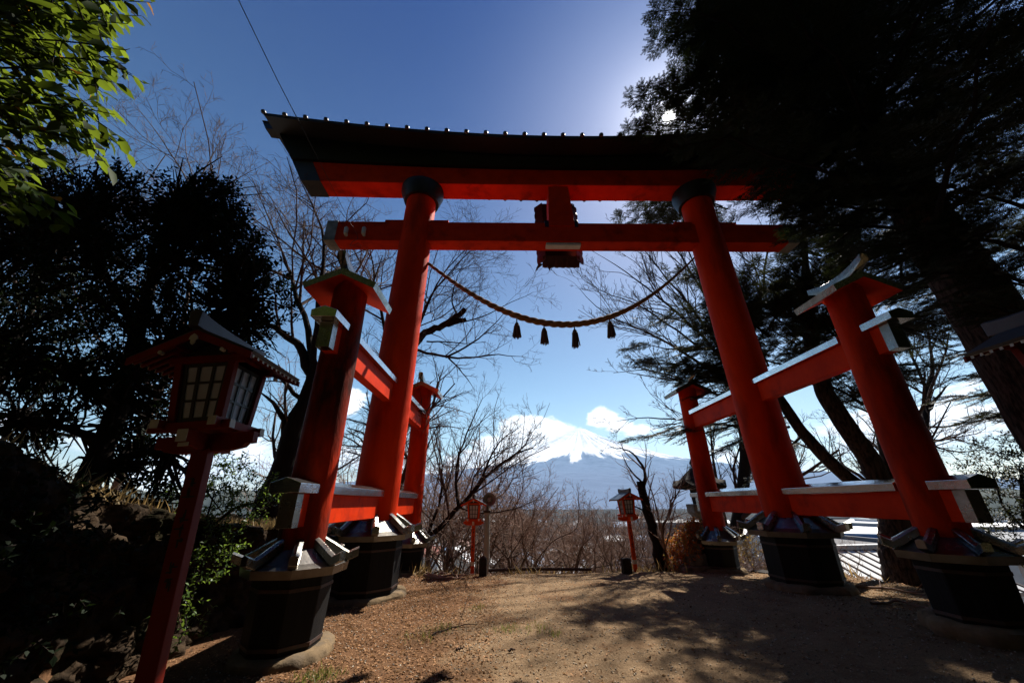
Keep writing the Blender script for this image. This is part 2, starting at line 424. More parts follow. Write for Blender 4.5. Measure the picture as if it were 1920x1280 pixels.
def axis_coords(n, fine, span, c=0.0):
    t = np.linspace(-1, 1, n)
    k = np.arcsinh(span/fine)
    return c + fine*np.sinh(t*k)
gx = axis_coords(300, 3.2, 40000, -0.5); gy = axis_coords(300, 3.2, 40000, 6.0)
X, Y = np.meshgrid(gx, gy)
Z = gz(X, Y)
nx = len(gx)
idx = np.arange((len(gy)-1)*nx).reshape(-1, nx)[:, :-1].ravel()
quads = np.stack([idx, idx+1, idx+nx+1, idx+nx], 1)

def ground_mat():
    m = bpy.data.materials.new('leaf strewn earth'); m.use_nodes = True
    nt = m.node_tree; L = nt.links.new; b = nt.nodes['Principled BSDF']
    b.inputs['Roughness'].default_value = 1.0; b.inputs['Specular IOR Level'].default_value = 0.02
    tc = N(nt, 'ShaderNodeTexCoord')
    def noise(s, d=8, r=0.65): 
        n = N(nt, 'ShaderNodeTexNoise', inp={'Scale': s, 'Detail': d, 'Roughness': r}); L(tc.outputs['Object'], n.inputs['Vector']); return n.outputs[0]
    def rng(v, a, c, lo=0, hi=1):
        n = N(nt, 'ShaderNodeMapRange', inp={'From Min': a, 'From Max': c, 'To Min': lo, 'To Max': hi}); L(v, n.inputs['Value']); return n.outputs[0]
    def mix(f, a, c):
        n = N(nt, 'ShaderNodeMix', data_type='RGBA'); L(f, n.inputs[0])
        for i, q in ((6, a), (7, c)):
            if isinstance(q, tuple): n.inputs[i].default_value = (*q, 1)
            else: L(q, n.inputs[i])
        return n.outputs[2]
    sand = mix(rng(noise(60, 6), 0.3, 0.7), (0.27, 0.175, 0.098), (0.115, 0.077, 0.046))
    grit = mix(rng(noise(180, 3), 0.52, 0.62), sand, (0.38, 0.28, 0.18))
    grit = mix(rng(noise(120, 3), 0.56, 0.66), grit, (0.05, 0.036, 0.026))
    grit = mix(rng(noise(2.2, 7, 0.7), 0.52, 0.72), grit, (0.125, 0.08, 0.048))
    litter = mix(rng(noise(45, 8, 0.75), 0.35, 0.65), (0.20, 0.105, 0.055), (0.08, 0.045, 0.026))
    sp = N(nt, 'ShaderNodeSeparateXYZ'); L(tc.outputs['Object'], sp.inputs[0])
    side = rng(sp.outputs[0], -1.2, -3.2)
    ad = N(nt, 'ShaderNodeMath', operation='MULTIPLY_ADD'); ad.inputs[1].default_value = 0.55
    L(side, ad.inputs[0]); L(rng(noise(0.9, 5), 0.2, 0.8), ad.inputs[2])
    c = mix(rng(ad.outputs[0], 0.55, 0.85), grit, litter)
    slope = rng(sp.outputs[1], 10.6, 11.6)
    right = rng(sp.outputs[0], 5.6, 7.0)
    mx = N(nt, 'ShaderNodeMath', operation='MAXIMUM'); L(slope, mx.inputs[0]); L(right, mx.inputs[1])
    brown = mix(rng(noise(9, 9), 0.35, 0.65), (0.12, 0.085, 0.06), (0.07, 0.05, 0.038))
    c = mix(mx.outputs[0], c, brown)
    plain = mix(rng(noise(0.02, 8, 0.7), 0.4, 0.6), (0.022, 0.027, 0.03), (0.05, 0.05, 0.05))
    c = mix(rng(sp.outputs[1], 40, 120), c, plain)
    dirt_back = rng(sp.outputs[1], -3.5, -5.0)
    c = mix(dirt_back, c, (0.045, 0.05, 0.02))
    L(c, b.inputs['Base Color'])
    bp = N(nt, 'ShaderNodeBump', inp={'Strength': 0.9, 'Distance': 0.02}); L(noise(70, 8, 0.75), bp.inputs['Height'])
    bp2 = N(nt, 'ShaderNodeBump', inp={'Strength': 0.6, 'Distance': 0.06}); L(noise(9, 5), bp2.inputs['Height']); L(bp.outputs[0], bp2.inputs['Normal'])
    L(bp2.outputs[0], b.inputs['Normal'])
    return m
g = np_mesh('ground', np.stack([X.ravel(), Y.ravel(), Z.ravel()], 1), [(quads, 0)], ground_mat(), smooth=True)
tag(g, kind='structure')

# ------------------------------------------------------------------ mountain
def mountain():
    az, D = R(11.15), 17000.0
    cx, cy = CAM[0]+D*math.sin(az), D*math.cos(az)
    nr, na = 300, 1500
    r = np.linspace(0, 1, nr)**1.25*15500+1
    a = np.linspace(0, 2*np.pi, na, endpoint=False)
    RR, A = np.meshgrid(r, a, indexing='ij')
    rng = np.random.default_rng(5)
    gul = np.zeros_like(A)
    for k in range(26):
        f = int(rng.integers(7, 70)); ph = rng.uniform(0, 6.28)
        gul += np.sin(f*A+ph+RR/2500*rng.uniform(-1, 1))/f**0.55*0.5
    wx, wy = RR*np.cos(A), RR*np.sin(A)
    h = 2960*np.exp(-np.maximum(RR-320, 0)/5250)
    h += gul*95*sstep(300, 2200, RR)*sstep(12000, 3500, RR)
    h += 130*(fbm(wx/900+50, wy/900+50, 5, 4)-0.5)*sstep(500, 3000, RR)*sstep(14000, 8000, RR)
    h += 40*(fbm(wx/160+50, wy/160+50, 3, 9)-0.5)*sstep(0, 600, RR)
    h = h*sstep(15500, 11500, RR) - 120*sstep(9000, 15000, RR)
    snow = sstep(-110, 110, h-1190+gul*380+300*(fbm(wx/520+9, wy/520+9, 5, 21)-0.5)+900*(fbm(A*26+3, RR/5200, 4, 31)-0.5)+260*np.sin(A*2+1.0))
    # bare ski runs low on the flank
    V = np.stack([wx.ravel()+cx, wy.ravel()+cy, h.ravel()], 1)
    i, j = np.meshgrid(np.arange(nr-1), np.arange(na), indexing='ij')
    i, j = i.ravel(), j.ravel(); k = (j+1) % na
    F = np.stack([i*na+j, (i+1)*na+j, (i+1)*na+k, i*na+k], 1)
    m = bpy.data.materials.new('hazy mountain rock and snow'); m.use_nodes = True
    nt = m.node_tree; L = nt.links.new; b = nt.nodes['Principled BSDF']; b.inputs['Roughness'].default_value = 1.0; b.inputs['Specular IOR Level'].default_value = 0.0
    at_ = N(nt, 'ShaderNodeAttribute', attribute_name='snow')
    mx = N(nt, 'ShaderNodeMix', data_type='RGBA'); L(at_.outputs['Fac'], mx.inputs[0])
    mx.inputs[6].default_value = (0.115, 0.155, 0.235, 1); mx.inputs[7].default_value = (0.78, 0.8, 0.83, 1)  # flank colour paled and blued: distance haze put into it
    L(mx.outputs[2], b.inputs['Base Color'])
    o = np_mesh('mountain', V, [(F, 0)], m, smooth=True)
    at2 = o.data.attributes.new('snow', 'FLOAT', 'POINT'); at2.data.foreach_set('value', snow.ravel().astype(np.float32))
    tag(o, kind='structure')
mountain()

def foothills():
    m = mat('wooded foothills', (0.035, 0.045, 0.04), 0.95, c2=(0.06, 0.065, 0.05), scale=0.004, spec=0.1)
    V, Fs, off = [], [], 0
    for (a0, a1, dist, hh, seed) in ((-62, -4, 5200, 150, 2), (-20, 30, 7000, 95, 6), (22, 75, 4800, 150, 8), (-70, -16, 3000, 120, 12), (38, 85, 2500, 60, 15)):
        n, mrows = 300, 24
        a = np.linspace(R(a0), R(a1), n); t = np.linspace(-1, 1, mrows)
        A, T = np.meshgrid(a, t, indexing='ij')
        D = dist+T*dist*0.16
        e = sstep(0, 0.2, (A-R(a0))/(R(a1)-R(a0)))*sstep(1, 0.8, (A-R(a0))/(R(a1)-R(a0)))
        z = -75+(1-T*T)*e*(hh*(0.45+0.9*fbm(A*14+seed, T*0.8+seed, 5, seed))+45) + 14*(fbm(A*300, T*10, 2, seed)-.5)
        V.append(np.stack([np.sin(A)*D, np.cos(A)*D, z], 2).reshape(-1, 3))
        i, j = np.meshgrid(np.arange(n-1), np.arange(mrows-1), indexing='ij'); i, j = i.ravel(), j.ravel()
        Fs.append(np.stack([i*mrows+j, (i+1)*mrows+j, (i+1)*mrows+j+1, i*mrows+j+1], 1)+off); off += n*mrows
    o = np_mesh('hills', np.concatenate(V), [(np.concatenate(Fs), 0)], m, smooth=True)
    tag(o, kind='structure')
foothills()

# ------------------------------------------------------------------ the great gate
DT = 7.8333                      # depth of the gate's plane
YF, YB = DT-2.787, DT+2.787      # the four side pillars
def lean(s, z): return s*(4.0454-0.0262*z)
def slean(s, z): return s*(3.9411-0.0054*z)

def pillar_mb(s, y, z0, z1, r0, r1, fn, n=40, m=34, seed=0):
    mb = MB(); rings = []
    for i in range(m+1):
        z = z0+(z1-z0)*i/m; r = r0+(r1-r0)*i/m
        ring = []
        for j in range(n):
            a = 2*math.pi*j/n
            q = 1+0.006*math.sin(3*a+z*2.1+seed)+0.004*math.sin(7*a-z*3.7+seed)
            ring.append((fn(s, z)+r*q*math.cos(a), y+r*q*math.sin(a), z))
        rings.append(ring)
    mb.loft(rings)
    return mb

def octo(r, z, cx, cy): return [(cx+r*math.cos(R(22.5+45*k)), cy+r*math.sin(R(22.5+45*k)), z) for k in range(8)]

def torii():
    T = empty('torii_gate', (0, 0, 0), 'huge vermilion shrine gate with four roofed side pillars across the earth path', 'shrine gate')
    rnd = random.Random(4)
    # plinths: x, y, ground z, eave z, pillar join z, body radius, eave radius, pillar radius
    PL = []
    for s in (-1, 1):
        PL.append((lean(s, 1), DT, -0.02 if s < 0 else 0.08, 0.985, 1.24, 0.60, 0.77, 0.425))
        PL.append((slean(s, 1), YF, 0.0 if s < 0 else 0.17, 0.86 if s < 0 else 0.93, 1.04 if s < 0 else 1.1, 0.42, 0.55, 0.265))
        PL.append((slean(s, 1), YB, -0.1, 0.60, 0.83, 0.42, 0.55, 0.265))
    # pillars
    for s in (-1, 1):
        p = pillar_mb(s, DT, 0.9, 9.5, 0.425, 0.385, lean, seed=s).build('main_pillar', m_red, T, smooth=True)
        c = MB(); cx = lean(s, 9.2)
        c.lathe([(0.38, 9.02), (0.46, 9.02), (0.57, 9.34), (0.57, 9.453), (0.38, 9.453)], 40, (cx, DT))
        c.build('collar', m_collar, p, smooth=30)
        for k, y in enumerate((YF, YB)):
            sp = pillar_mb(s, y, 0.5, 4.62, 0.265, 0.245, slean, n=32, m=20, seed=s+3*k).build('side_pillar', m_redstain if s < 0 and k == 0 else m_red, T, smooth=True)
            side_roof(sp, slean(s, 4.5), y)
    for (cx, cy, g0, ze, zj, rb, re, rp) in PL:
        f = MB(); n = 72
        prof = [(1.05, -0.25), (1.22, -0.06), (1.24, 0.0), (1.2, 0.055), (1.1, 0.085), (0.95, 0.09), (0.7, 0.09)]
        A_ = np.arange(n)/n; sd_ = int(abs(cx)*37+cy*11)
        lump = 0.55*(fbm(A_*7+sd_, A_*0+3, 3, sd_)-0.45)+0.18*(fbm(A_*26+sd_, A_*0, 2, sd_+5)-0.4)
        lump *= sstep(0, .08, A_)*sstep(1, .92, A_)
        rings = []
        for q, z in prof:
            k_ = sstep(0.8, 1.15, np.array(q)); zz = 1+1.1*lump*(z > 0)
            wob = 0.05*(fbm(A_*30+z*40, A_*0+q*9, 3, sd_+2)-.45)*k_
            rings.append([(cx+rb*(q+lump[j]*k_+wob[j])*math.cos(2*math.pi*j/n), cy+rb*(q+lump[j]*k_+wob[j])*math.sin(2*math.pi*j/n), g0+z*zz[j]+.25*wob[j]) for j in range(n)])
        b = MB()
        b.loft([octo(rb*(0.98 if rb > .5 else 0.91), g0-0.1, cx, cy), octo(rb, ze-0.07, cx, cy)])
        bo = b.build('plinth', m_blackwood, T, bevel=0.012)
        f.loft(rings); f.build('footing', m_footing, bo, smooth=40)
        for fz in (0.17, 0.76):
            z = g0+(ze-g0)*fz; h = MB(); rr = rb*((0.98+.02*fz) if rb > .5 else (0.91+0.09*fz))+0.012
            h.loft([octo(rr, z-0.017, cx, cy), octo(rr, z+0.017, cx, cy)]); h.build('iron_band', m_iron, bo)
        # metal skirt roof round the foot of the pillar
        k = MB()
        k.loft([octo(rb+0.03, ze-0.075, cx, cy), octo(re, ze-0.085, cx, cy), octo(re+0.015, ze, cx, cy),
                octo(re*0.72+rp*0.28, ze+(zj-ze)*0.22, cx, cy), octo(re*0.4+rp*0.6, ze+(zj-ze)*0.55, cx, cy), octo(rp+0.0, zj, cx, cy)], cap0=True, cap1=True)
        k.build('skirt_roof', m_tinroof, bo)
        for q in range(8):
            a = R(22.5+45*q); ca, sa = math.cos(a), math.sin(a)
            prof = [(rp*0.9, zj+0.05), (re*0.4+rp*0.6, ze+(zj-ze)*0.58+0.045), (re*0.75+rp*0.25, ze+(zj-ze)*0.24+0.045), (re*1.0, ze+0.05), (re*1.2, ze+0.095)]
            w, hgt = 0.044+0.012*(rb > 0.5), 0.085+0.02*(rb > 0.5)
            rr = []
            for pr, pz in prof:
                x, y = cx+pr*ca, cy+pr*sa
                rr.append([(x-w*sa*-1, y-w*ca, pz-hgt/2), (x+w*sa*-1, y+w*ca, pz-hgt/2), (x+w*sa*-1, y+w*ca, pz+hgt/2), (x, y, pz+hgt*0.72), (x-w*sa*-1, y-w*ca, pz+hgt/2)])
            rb_ = MB(); rb_.loft(rr); rb_.build('corner_ridge', m_oldtin, bo, bevel=0.004)
    # side beams with their metal caps
    for s in (-1, 1):
        bx = s*3.915
        for (z0, z1) in ((3.40, 3.77), (1.26, 1.61)):
            b = MB(); b.box(bx-0.085, bx+0.085, YF-0.50, YB+0.50, z0, z1)
            bo = b.build('side_beam', m_redbeam, T, bevel=0.006)
            for (ya, yb) in ((YF-0.66, YF-0.2), (YF+0.22, DT-0.36), (DT+0.36, YB-0.22), (YB+0.2, YB+0.66)):
                c = MB(); q = 5 if yb-ya > 1 else 2
                rings = []
                for i in range(q+1):
                    y = ya+(yb-ya)*i/q; w = 0.165
                    rings.append([(bx-w, y, z1+0.003), (bx+w, y, z1+0.003), (bx+w+.006, y, z1+0.105), (bx, y, z1+0.165), (bx-w-.006, y, z1+0.105)])
                c.loft(rings); c.build('beam_cap', [m_tin], bo, bevel=0.004)
            for ya in (YF-0.52, YB+0.38):
                c = MB(); c.box(bx-0.09, bx+0.09, ya, ya+0.14, z0-0.005, z1-0.002); c.build('end_plate', m_oldtin, bo, bevel=0.004)
    # lower cross beam
    b = MB(); b.box(-6.1, 6.1, DT-0.2, DT+0.2, 7.62, 8.22)
    nuki = b.build('cross_beam', m_redbeam, T, bevel=0.012)
    for s in (-1, 1):
        c = MB(); c.box(min(s*5.84, s*6.12), max(s*5.84, s*6.12), DT-0.212, DT+0.212, 7.608, 8.232); c.build('end_cap', m_oldcap, nuki, bevel=0.008)
        cx = lean(s, 8.2)
        w = MB(); w.hexa([(cx-0.83, DT-0.15, 8.222), (cx+0.83, DT-0.15, 8.222), (cx+0.83, DT+0.15, 8.222), (cx-0.83, DT+0.15, 8.222),
                          (cx-0.83, DT-0.15, 8.33), (cx+0.83, DT-0.15, 8.33), (cx+0.83, DT+0.15, 8.33), (cx-0.83, DT+0.15, 8.33)]); w.build('wedge', m_redbeam, nuki, bevel=0.006)
    for u in (651, 684):
        p = at(u, 435, DT-0.2)
        i = MB(); i.tube([(p[0], DT-0.2, p[2]-0.12), (p[0], DT-0.26, p[2]-0.1), (p[0], DT-0.27, p[2]+0.06), (p[0], DT-0.27, p[2]+0.1)], [0.035, 0.05, 0.055, 0.03], 10)
        i.build('insulator', m_white, nuki, smooth=True)
    l = MB(); l.box(-0.46, 0.44, DT-0.17, DT+0.02, 7.53, 7.617); l.build('light_fixture', m_plastic, nuki, bevel=0.02)
    # middle strut and plaque
    st = MB(); st.hexa([(-0.37, DT-0.23, 8.1), (0.31, DT-0.23, 8.1), (0.31, DT+0.23, 8.1), (-0.37, DT+0.23, 8.1), (-0.33, DT-0.23, 9.5), (0.22, DT-0.23, 9.5), (0.22, DT+0.23, 9.5), (-0.33, DT+0.23, 9.5)])
    sto = st.build('middle_strut', m_redbeam, T, bevel=0.01)
    for x0, x1 in ((-0.47, -0.36), (0.305, 0.40)):
        q = MB(); q.box(x0, x1, DT-0.215, DT+0.215, 8.08, 8.29); q.build('bracket', m_kasagi, sto, bevel=0.006)
    # tilted name plaque on the far side (front of it faces away from the camera)
    def plq(x, h, d): # h along plaque height 0..2, d outwards
        t = R(7); return (x, DT+0.34+h*math.sin(t)+d*math.cos(t), 7.42+h*math.cos(t)-d*math.sin(t))
    pl = MB(); pl.hexa([plq(-0.42, .12, 0), plq(.42, .12, 0), plq(.42, .12, .06), plq(-.42, .12, .06), plq(-.42, 2.25, 0), plq(.42, 2.25, 0), plq(.42, 2.25, .06), plq(-.42, 2.25, .06)])
    po = pl.build('name_plaque', m_plaque, T)
    fr = MB()
    for sx in (-1, 1):                       # wavy side boards, splayed outwards
        n = 22; rings = []
        for i in range(n+1):
            h = 0.02+2.25*i/n; w = 0.62+0.025*abs(math.sin(i*1.1))
            rings.append([plq(sx*0.42, h, -0.03), plq(sx*0.42, h, 0.02), plq(sx*w, h, 0.20), plq(sx*w, h, 0.16)])
        fr.loft(rings)
    n = 22; rings = []
    for i in range(n+1):
        x = -0.5+1.0*i/n; d = 0.03*abs(math.sin(i*0.9))
        rings.append([plq(x, 0.14, -0.03), plq(x, 0.14, 0.03), plq(x, -0.06-d, 0.2), plq(x, -0.06-d, 0.15)])
    fr.loft(rings)
    for x, dx in ((-0.56, -0.14), (-0.36, 0.05)):   # pointed horns at the lower corner
        fr.loft([[plq(x-0.05, 0.0, 0.12), plq(x+0.07, 0.0, 0.12), plq(x+0.07, 0.0, 0.17), plq(x-0.05, 0.0, 0.17)],
                 [plq(x+dx*.6-0.02, -0.13, 0.13), plq(x+dx*.6+0.04, -0.13, 0.13), plq(x+dx*.6+0.04, -0.13, 0.16), plq(x+dx*.6-0.02, -0.13, 0.16)],
                 [plq(x+dx-0.004, -0.25, 0.14), plq(x+dx+0.004, -0.25, 0.14), plq(x+dx+0.004, -0.25, 0.15), plq(x+dx-0.004, -0.25, 0.15)]])
    fr.build('plaque_frame', m_plaquered, po)
    hk = MB(); p0 = at(1075, 385, DT+.3)
    hk.tube([(p0[0]-.05+0.06*math.cos(a), DT+0.28, p0[2]-.03+0.06*math.sin(a)) for a in np.linspace(0, 6.1, 12)], 0.014, 6); hk.build('hook', m_iron, sto)

    # the curved double lintel: x runs with the slanted ends
    def P(t, y, zc, rise, over=0.0):
        z = zc+rise*t*t
        return (t*(7.15+over+0.53*(z-9.7)), y, z)
    def sweep(mb, prof, ta, tb, n, over=0.0, m=0):
        mb.loft([[P(ta+(tb-ta)*i/n, y, zc, rs, over) for (y, zc, rs) in prof] for i in range(n+1)], m)
    yf, yb = DT-0.285, DT+0.285
    sh = MB(); sweep(sh, [(yf, 9.455, 0.09), (yb, 9.455, 0.09), (yb, 10.02, 0.26), (yf, 10.02, 0.26)], -0.93, 0.93, 40)
    sho = sh.build('lower_lintel', m_redbeam, T, bevel=0.012)
    for s in (-1, 1):
        e = MB(); sweep(e, [(yf-.012, 9.443, 0.09), (yb+.012, 9.443, 0.09), (yb+.012, 10.03, 0.26), (yf-.012, 10.03, 0.26)], s*0.925, s*1.0, 4)
        e.build('end_cap', m_capdark, sho, bevel=0.006)
    kg = MB(); sweep(kg, [(DT-0.36, 10.03, 0.265), (DT+0.36, 10.03, 0.265), (DT+0.5, 10.26, 0.6), (DT+0.5, 10.4, 0.7), (DT-0.5, 10.4, 0.7), (DT-0.5, 10.26, 0.6)], -1, 1, 48)
    kgo = kg.build('upper_lintel', m_kasagi, T, smooth=25)
    # roof: eaves 1.1 m out, ridge 0.9 m up
    ez, er = 10.23, 0.76
    rf = MB()
    sweep(rf, [(DT-1.09, ez, er), (DT-0.5, ez+0.1, er), (DT+0.5, ez+0.1, er), (DT+1.09, ez, er), (DT+1.11, ez+0.09, er), (DT+0.55, ez+0.42, er*1.0), (DT, ez+0.86, er*1.02), (DT-0.55, ez+0.42, er*1.0), (DT-1.11, ez+0.09, er)], -1, 1, 56, 0.1)
    rfo = rf.build('roof', m_blackmetal, T, smooth=25)
    rg = MB(); sweep(rg, [(DT-0.16, ez+0.74, er*1.02), (DT+0.16, ez+0.74, er*1.02), (DT+0.16, ez+1.0, er*1.06), (DT+0.2, ez+1.0, er*1.06), (DT, ez+1.1, er*1.06), (DT-0.2, ez+1.0, er*1.06), (DT-0.16, ez+1.0, er*1.06)], -1, 1, 48, 0.42)
    rg.build('ridge', m_blackmetal, rfo, smooth=25)
    for k in range(-15, 16):
        t = k/15*0.997; bt = MB()
        pts = [P(t, DT-1.14, ez+0.085, er, .1), P(t, DT-0.55, ez+0.43, er, .1), P(t, DT-0.14, ez+0.77, er*1.02, .1)]
        pts2 = [P(t, DT+0.14, ez+0.77, er*1.02, .1), P(t, DT+0.55, ez+0.43, er, .1), P(t, DT+1.14, ez+0.085, er, .1)]
        bt.tube(pts, 0.05, 8); bt.tube(pts2, 0.05, 8)
        bt.ball(pts[0], 0.062, 10); bt.ball(pts2[-1], 0.062, 10)
        bt.build('roof_batten', m_batten, rfo, smooth=True)

def side_roof(par, cx, cy):
    hw, hl = 0.50, 0.41
    r = MB()
    def ring(y, m=0): return [(cx-hw, y, 4.36), (cx, y, 4.60), (cx+hw, y, 4.36), (cx+hw+.03, y, 4.455), (cx, y, 4.71), (cx-hw-.03, y, 4.455)]
    a, b = ring(cy-hl), ring(cy+hl)
    vs = a+b
    # soffit faces red, everything else sheet metal
    r.add(vs, [(0, 1, 7, 6), (1, 2, 8, 7)], 0)
    r.add(vs, [(2, 3, 9, 8), (3, 4, 10, 9), (4, 5, 11, 10), (5, 0, 6, 11), (0, 5, 4, 1), (1, 4, 3, 2), (6, 7, 10, 11), (7, 8, 9, 10)], 1)
    ro = r.build('gable_roof', [m_redbeam, m_oldtin], par)
    k = MB(); rings = []
    for i in range(13):
        t = -1+2*i/12; y = cy+t*(hl+0.07*abs(t)); up = 0.16+0.035*abs(t)**2; w = 0.062
        b0 = 4.66+0.07*abs(t)**2.2
        yb_ = cy+t*hl*.86; yt_ = cy+t*(hl+.12)
        rings.append([(cx-w*.9, yb_, b0), (cx+w*.9, yb_, b0), (cx+w, yt_, b0+up*.5), (cx+w, yt_, b0+up), (cx, yt_, b0+up+0.022), (cx-w, yt_, b0+up), (cx-w, yt_, b0+up*.5)])
    k.loft(rings); k.build('ridge_cap', m_oldtin, par, bevel=0.004)

m_tinroof = mat('skirt sheet metal', (0.26, 0.25, 0.24), 0.26, 1.0, c2=(0.16, 0.145, 0.12), scale=2.5, rough2=0.38, bump=0.2, bscale=5)
m_oldtin = mat('tarnished sheet metal', (0.40, 0.40, 0.38), 0.2, 1.0, c2=(0.22, 0.21, 0.175), scale=3.5, rough2=0.36, bump=0.25, bscale=6)
m_capdark = mat('blackened copper cap', (0.02, 0.017, 0.015), 0.5, 0.0, c2=(0.008, 0.0075, 0.007), scale=3, bump=0.15, bscale=5)
m_batten = mat('tile knob', (0.03, 0.02, 0.02), 0.42, c2=(0.03, 0.02, 0.02), scale=6)
torii()

# ------------------------------------------------------------------ straw rope
def shimenawa():
    T = empty('straw_rope', (0, DT, 5.4), 'thick twisted straw rope hanging in a curve between the two main pillars', 'shrine rope')
    px = [(806, 497), (870, 540), (940, 583), (1000, 602), (1050, 607), (1100, 604), (1160, 588), (1220, 555), (1295, 490)]
    q = np.array([at(u, v, DT) for u, v in px])
    xs = np.linspace(q[0, 0]-0.1, q[-1, 0]+0.1, 260)
    co = np.polyfit(q[:, 0], q[:, 2], 4); zs = np.polyval(co, xs)
    s = np.concatenate([[0], np.cumsum(np.hypot(np.diff(xs), np.diff(zs)))]); s /= s[-1]
    rad = 0.036+0.042*np.sin(np.pi*s)**1.3
    m = MB()
    L = 8.2
    for k in range(3):
        ph = s*L/0.62*2*np.pi/1.0+k*2*np.pi/3
        pts = np.stack([xs+rad*0.62*np.cos(ph)*0.5, DT+rad*0.62*np.sin(ph), zs+rad*0.62*np.cos(ph)*0.87], 1)
        m.tube(pts, rad*0.52, 9)
    m.build('rope', m_rope, T, (0, -DT, -5.4), smooth=True)
    rnd = random.Random(2)
    for u, v0, v1 in ((969, 600, 632), (1020, 610, 644), (1077, 613, 650), (1143, 598, 632)):
        a, b = at(u, v0, DT), at(u, v1, DT)
        ln = a[2]-b[2]
        t = MB(); x = a[0]
        t.tube([(x, DT, a[2]+0.06), (x, DT, a[2]-0.08)], 0.016, 6)
        t.lathe([(0.02, a[2]-0.06), (0.05, a[2]-0.10), (0.058, a[2]-0.14), (0.07, a[2]-0.155), (0.072, a[2]-0.185), (0.066, a[2]-0.19)], 14, (x, DT))
        for k in range(64):
            an = rnd.uniform(0, 6.28); r0 = 0.06*math.sqrt(rnd.random()); r1 = r0*1.6+0.006
            e = b[2]+rnd.uniform(-0.02, 0.03)
            t.tube([(x+r0*math.cos(an), DT+r0*math.sin(an), a[2]-0.16), (x+(r0*1.3)*math.cos(an), DT+(r0*1.3)*math.sin(an), (a[2]-0.16+e)/2), (x+r1*math.cos(an), DT+r1*math.sin(an), e)], [0.012, 0.012, 0.008], 4)
        t.build('tassel', m_tassel, T, (0, -DT, -5.4))
shimenawa()

def wire():
    p = [at(447, 0, 3.6), at(520, 150, 4.7), at(595, 295, 5.9), at(640, 385, 6.8), at(671, 443, DT-0.24)]
    p = [p[0]+(p[0]-p[1])*2.2]+p
    m = MB(); m.tube(p[:4], [0.009, 0.009, 0.009, 0.011], 6); m.tube(p[3:], [0.006, 0.005, 0.004], 6)
    b = p[-1]
    m.tube([b, b+(0.02, -0.02, -0.1), b+(-0.1, -0.03, -0.2), b+(-0.14, -0.02, -0.32), b+(-0.04, -0.02, -0.3), b+(0.05, -0.02, -0.22), b+(0.14, 0, -0.3)], 0.007, 5)
    o = m.build('overhead_wire', m_lattice, None, smooth=True)
    tag(o, 'thin dark cable slanting down from the sky to the cross beam of the red gate', 'cable')
wire()
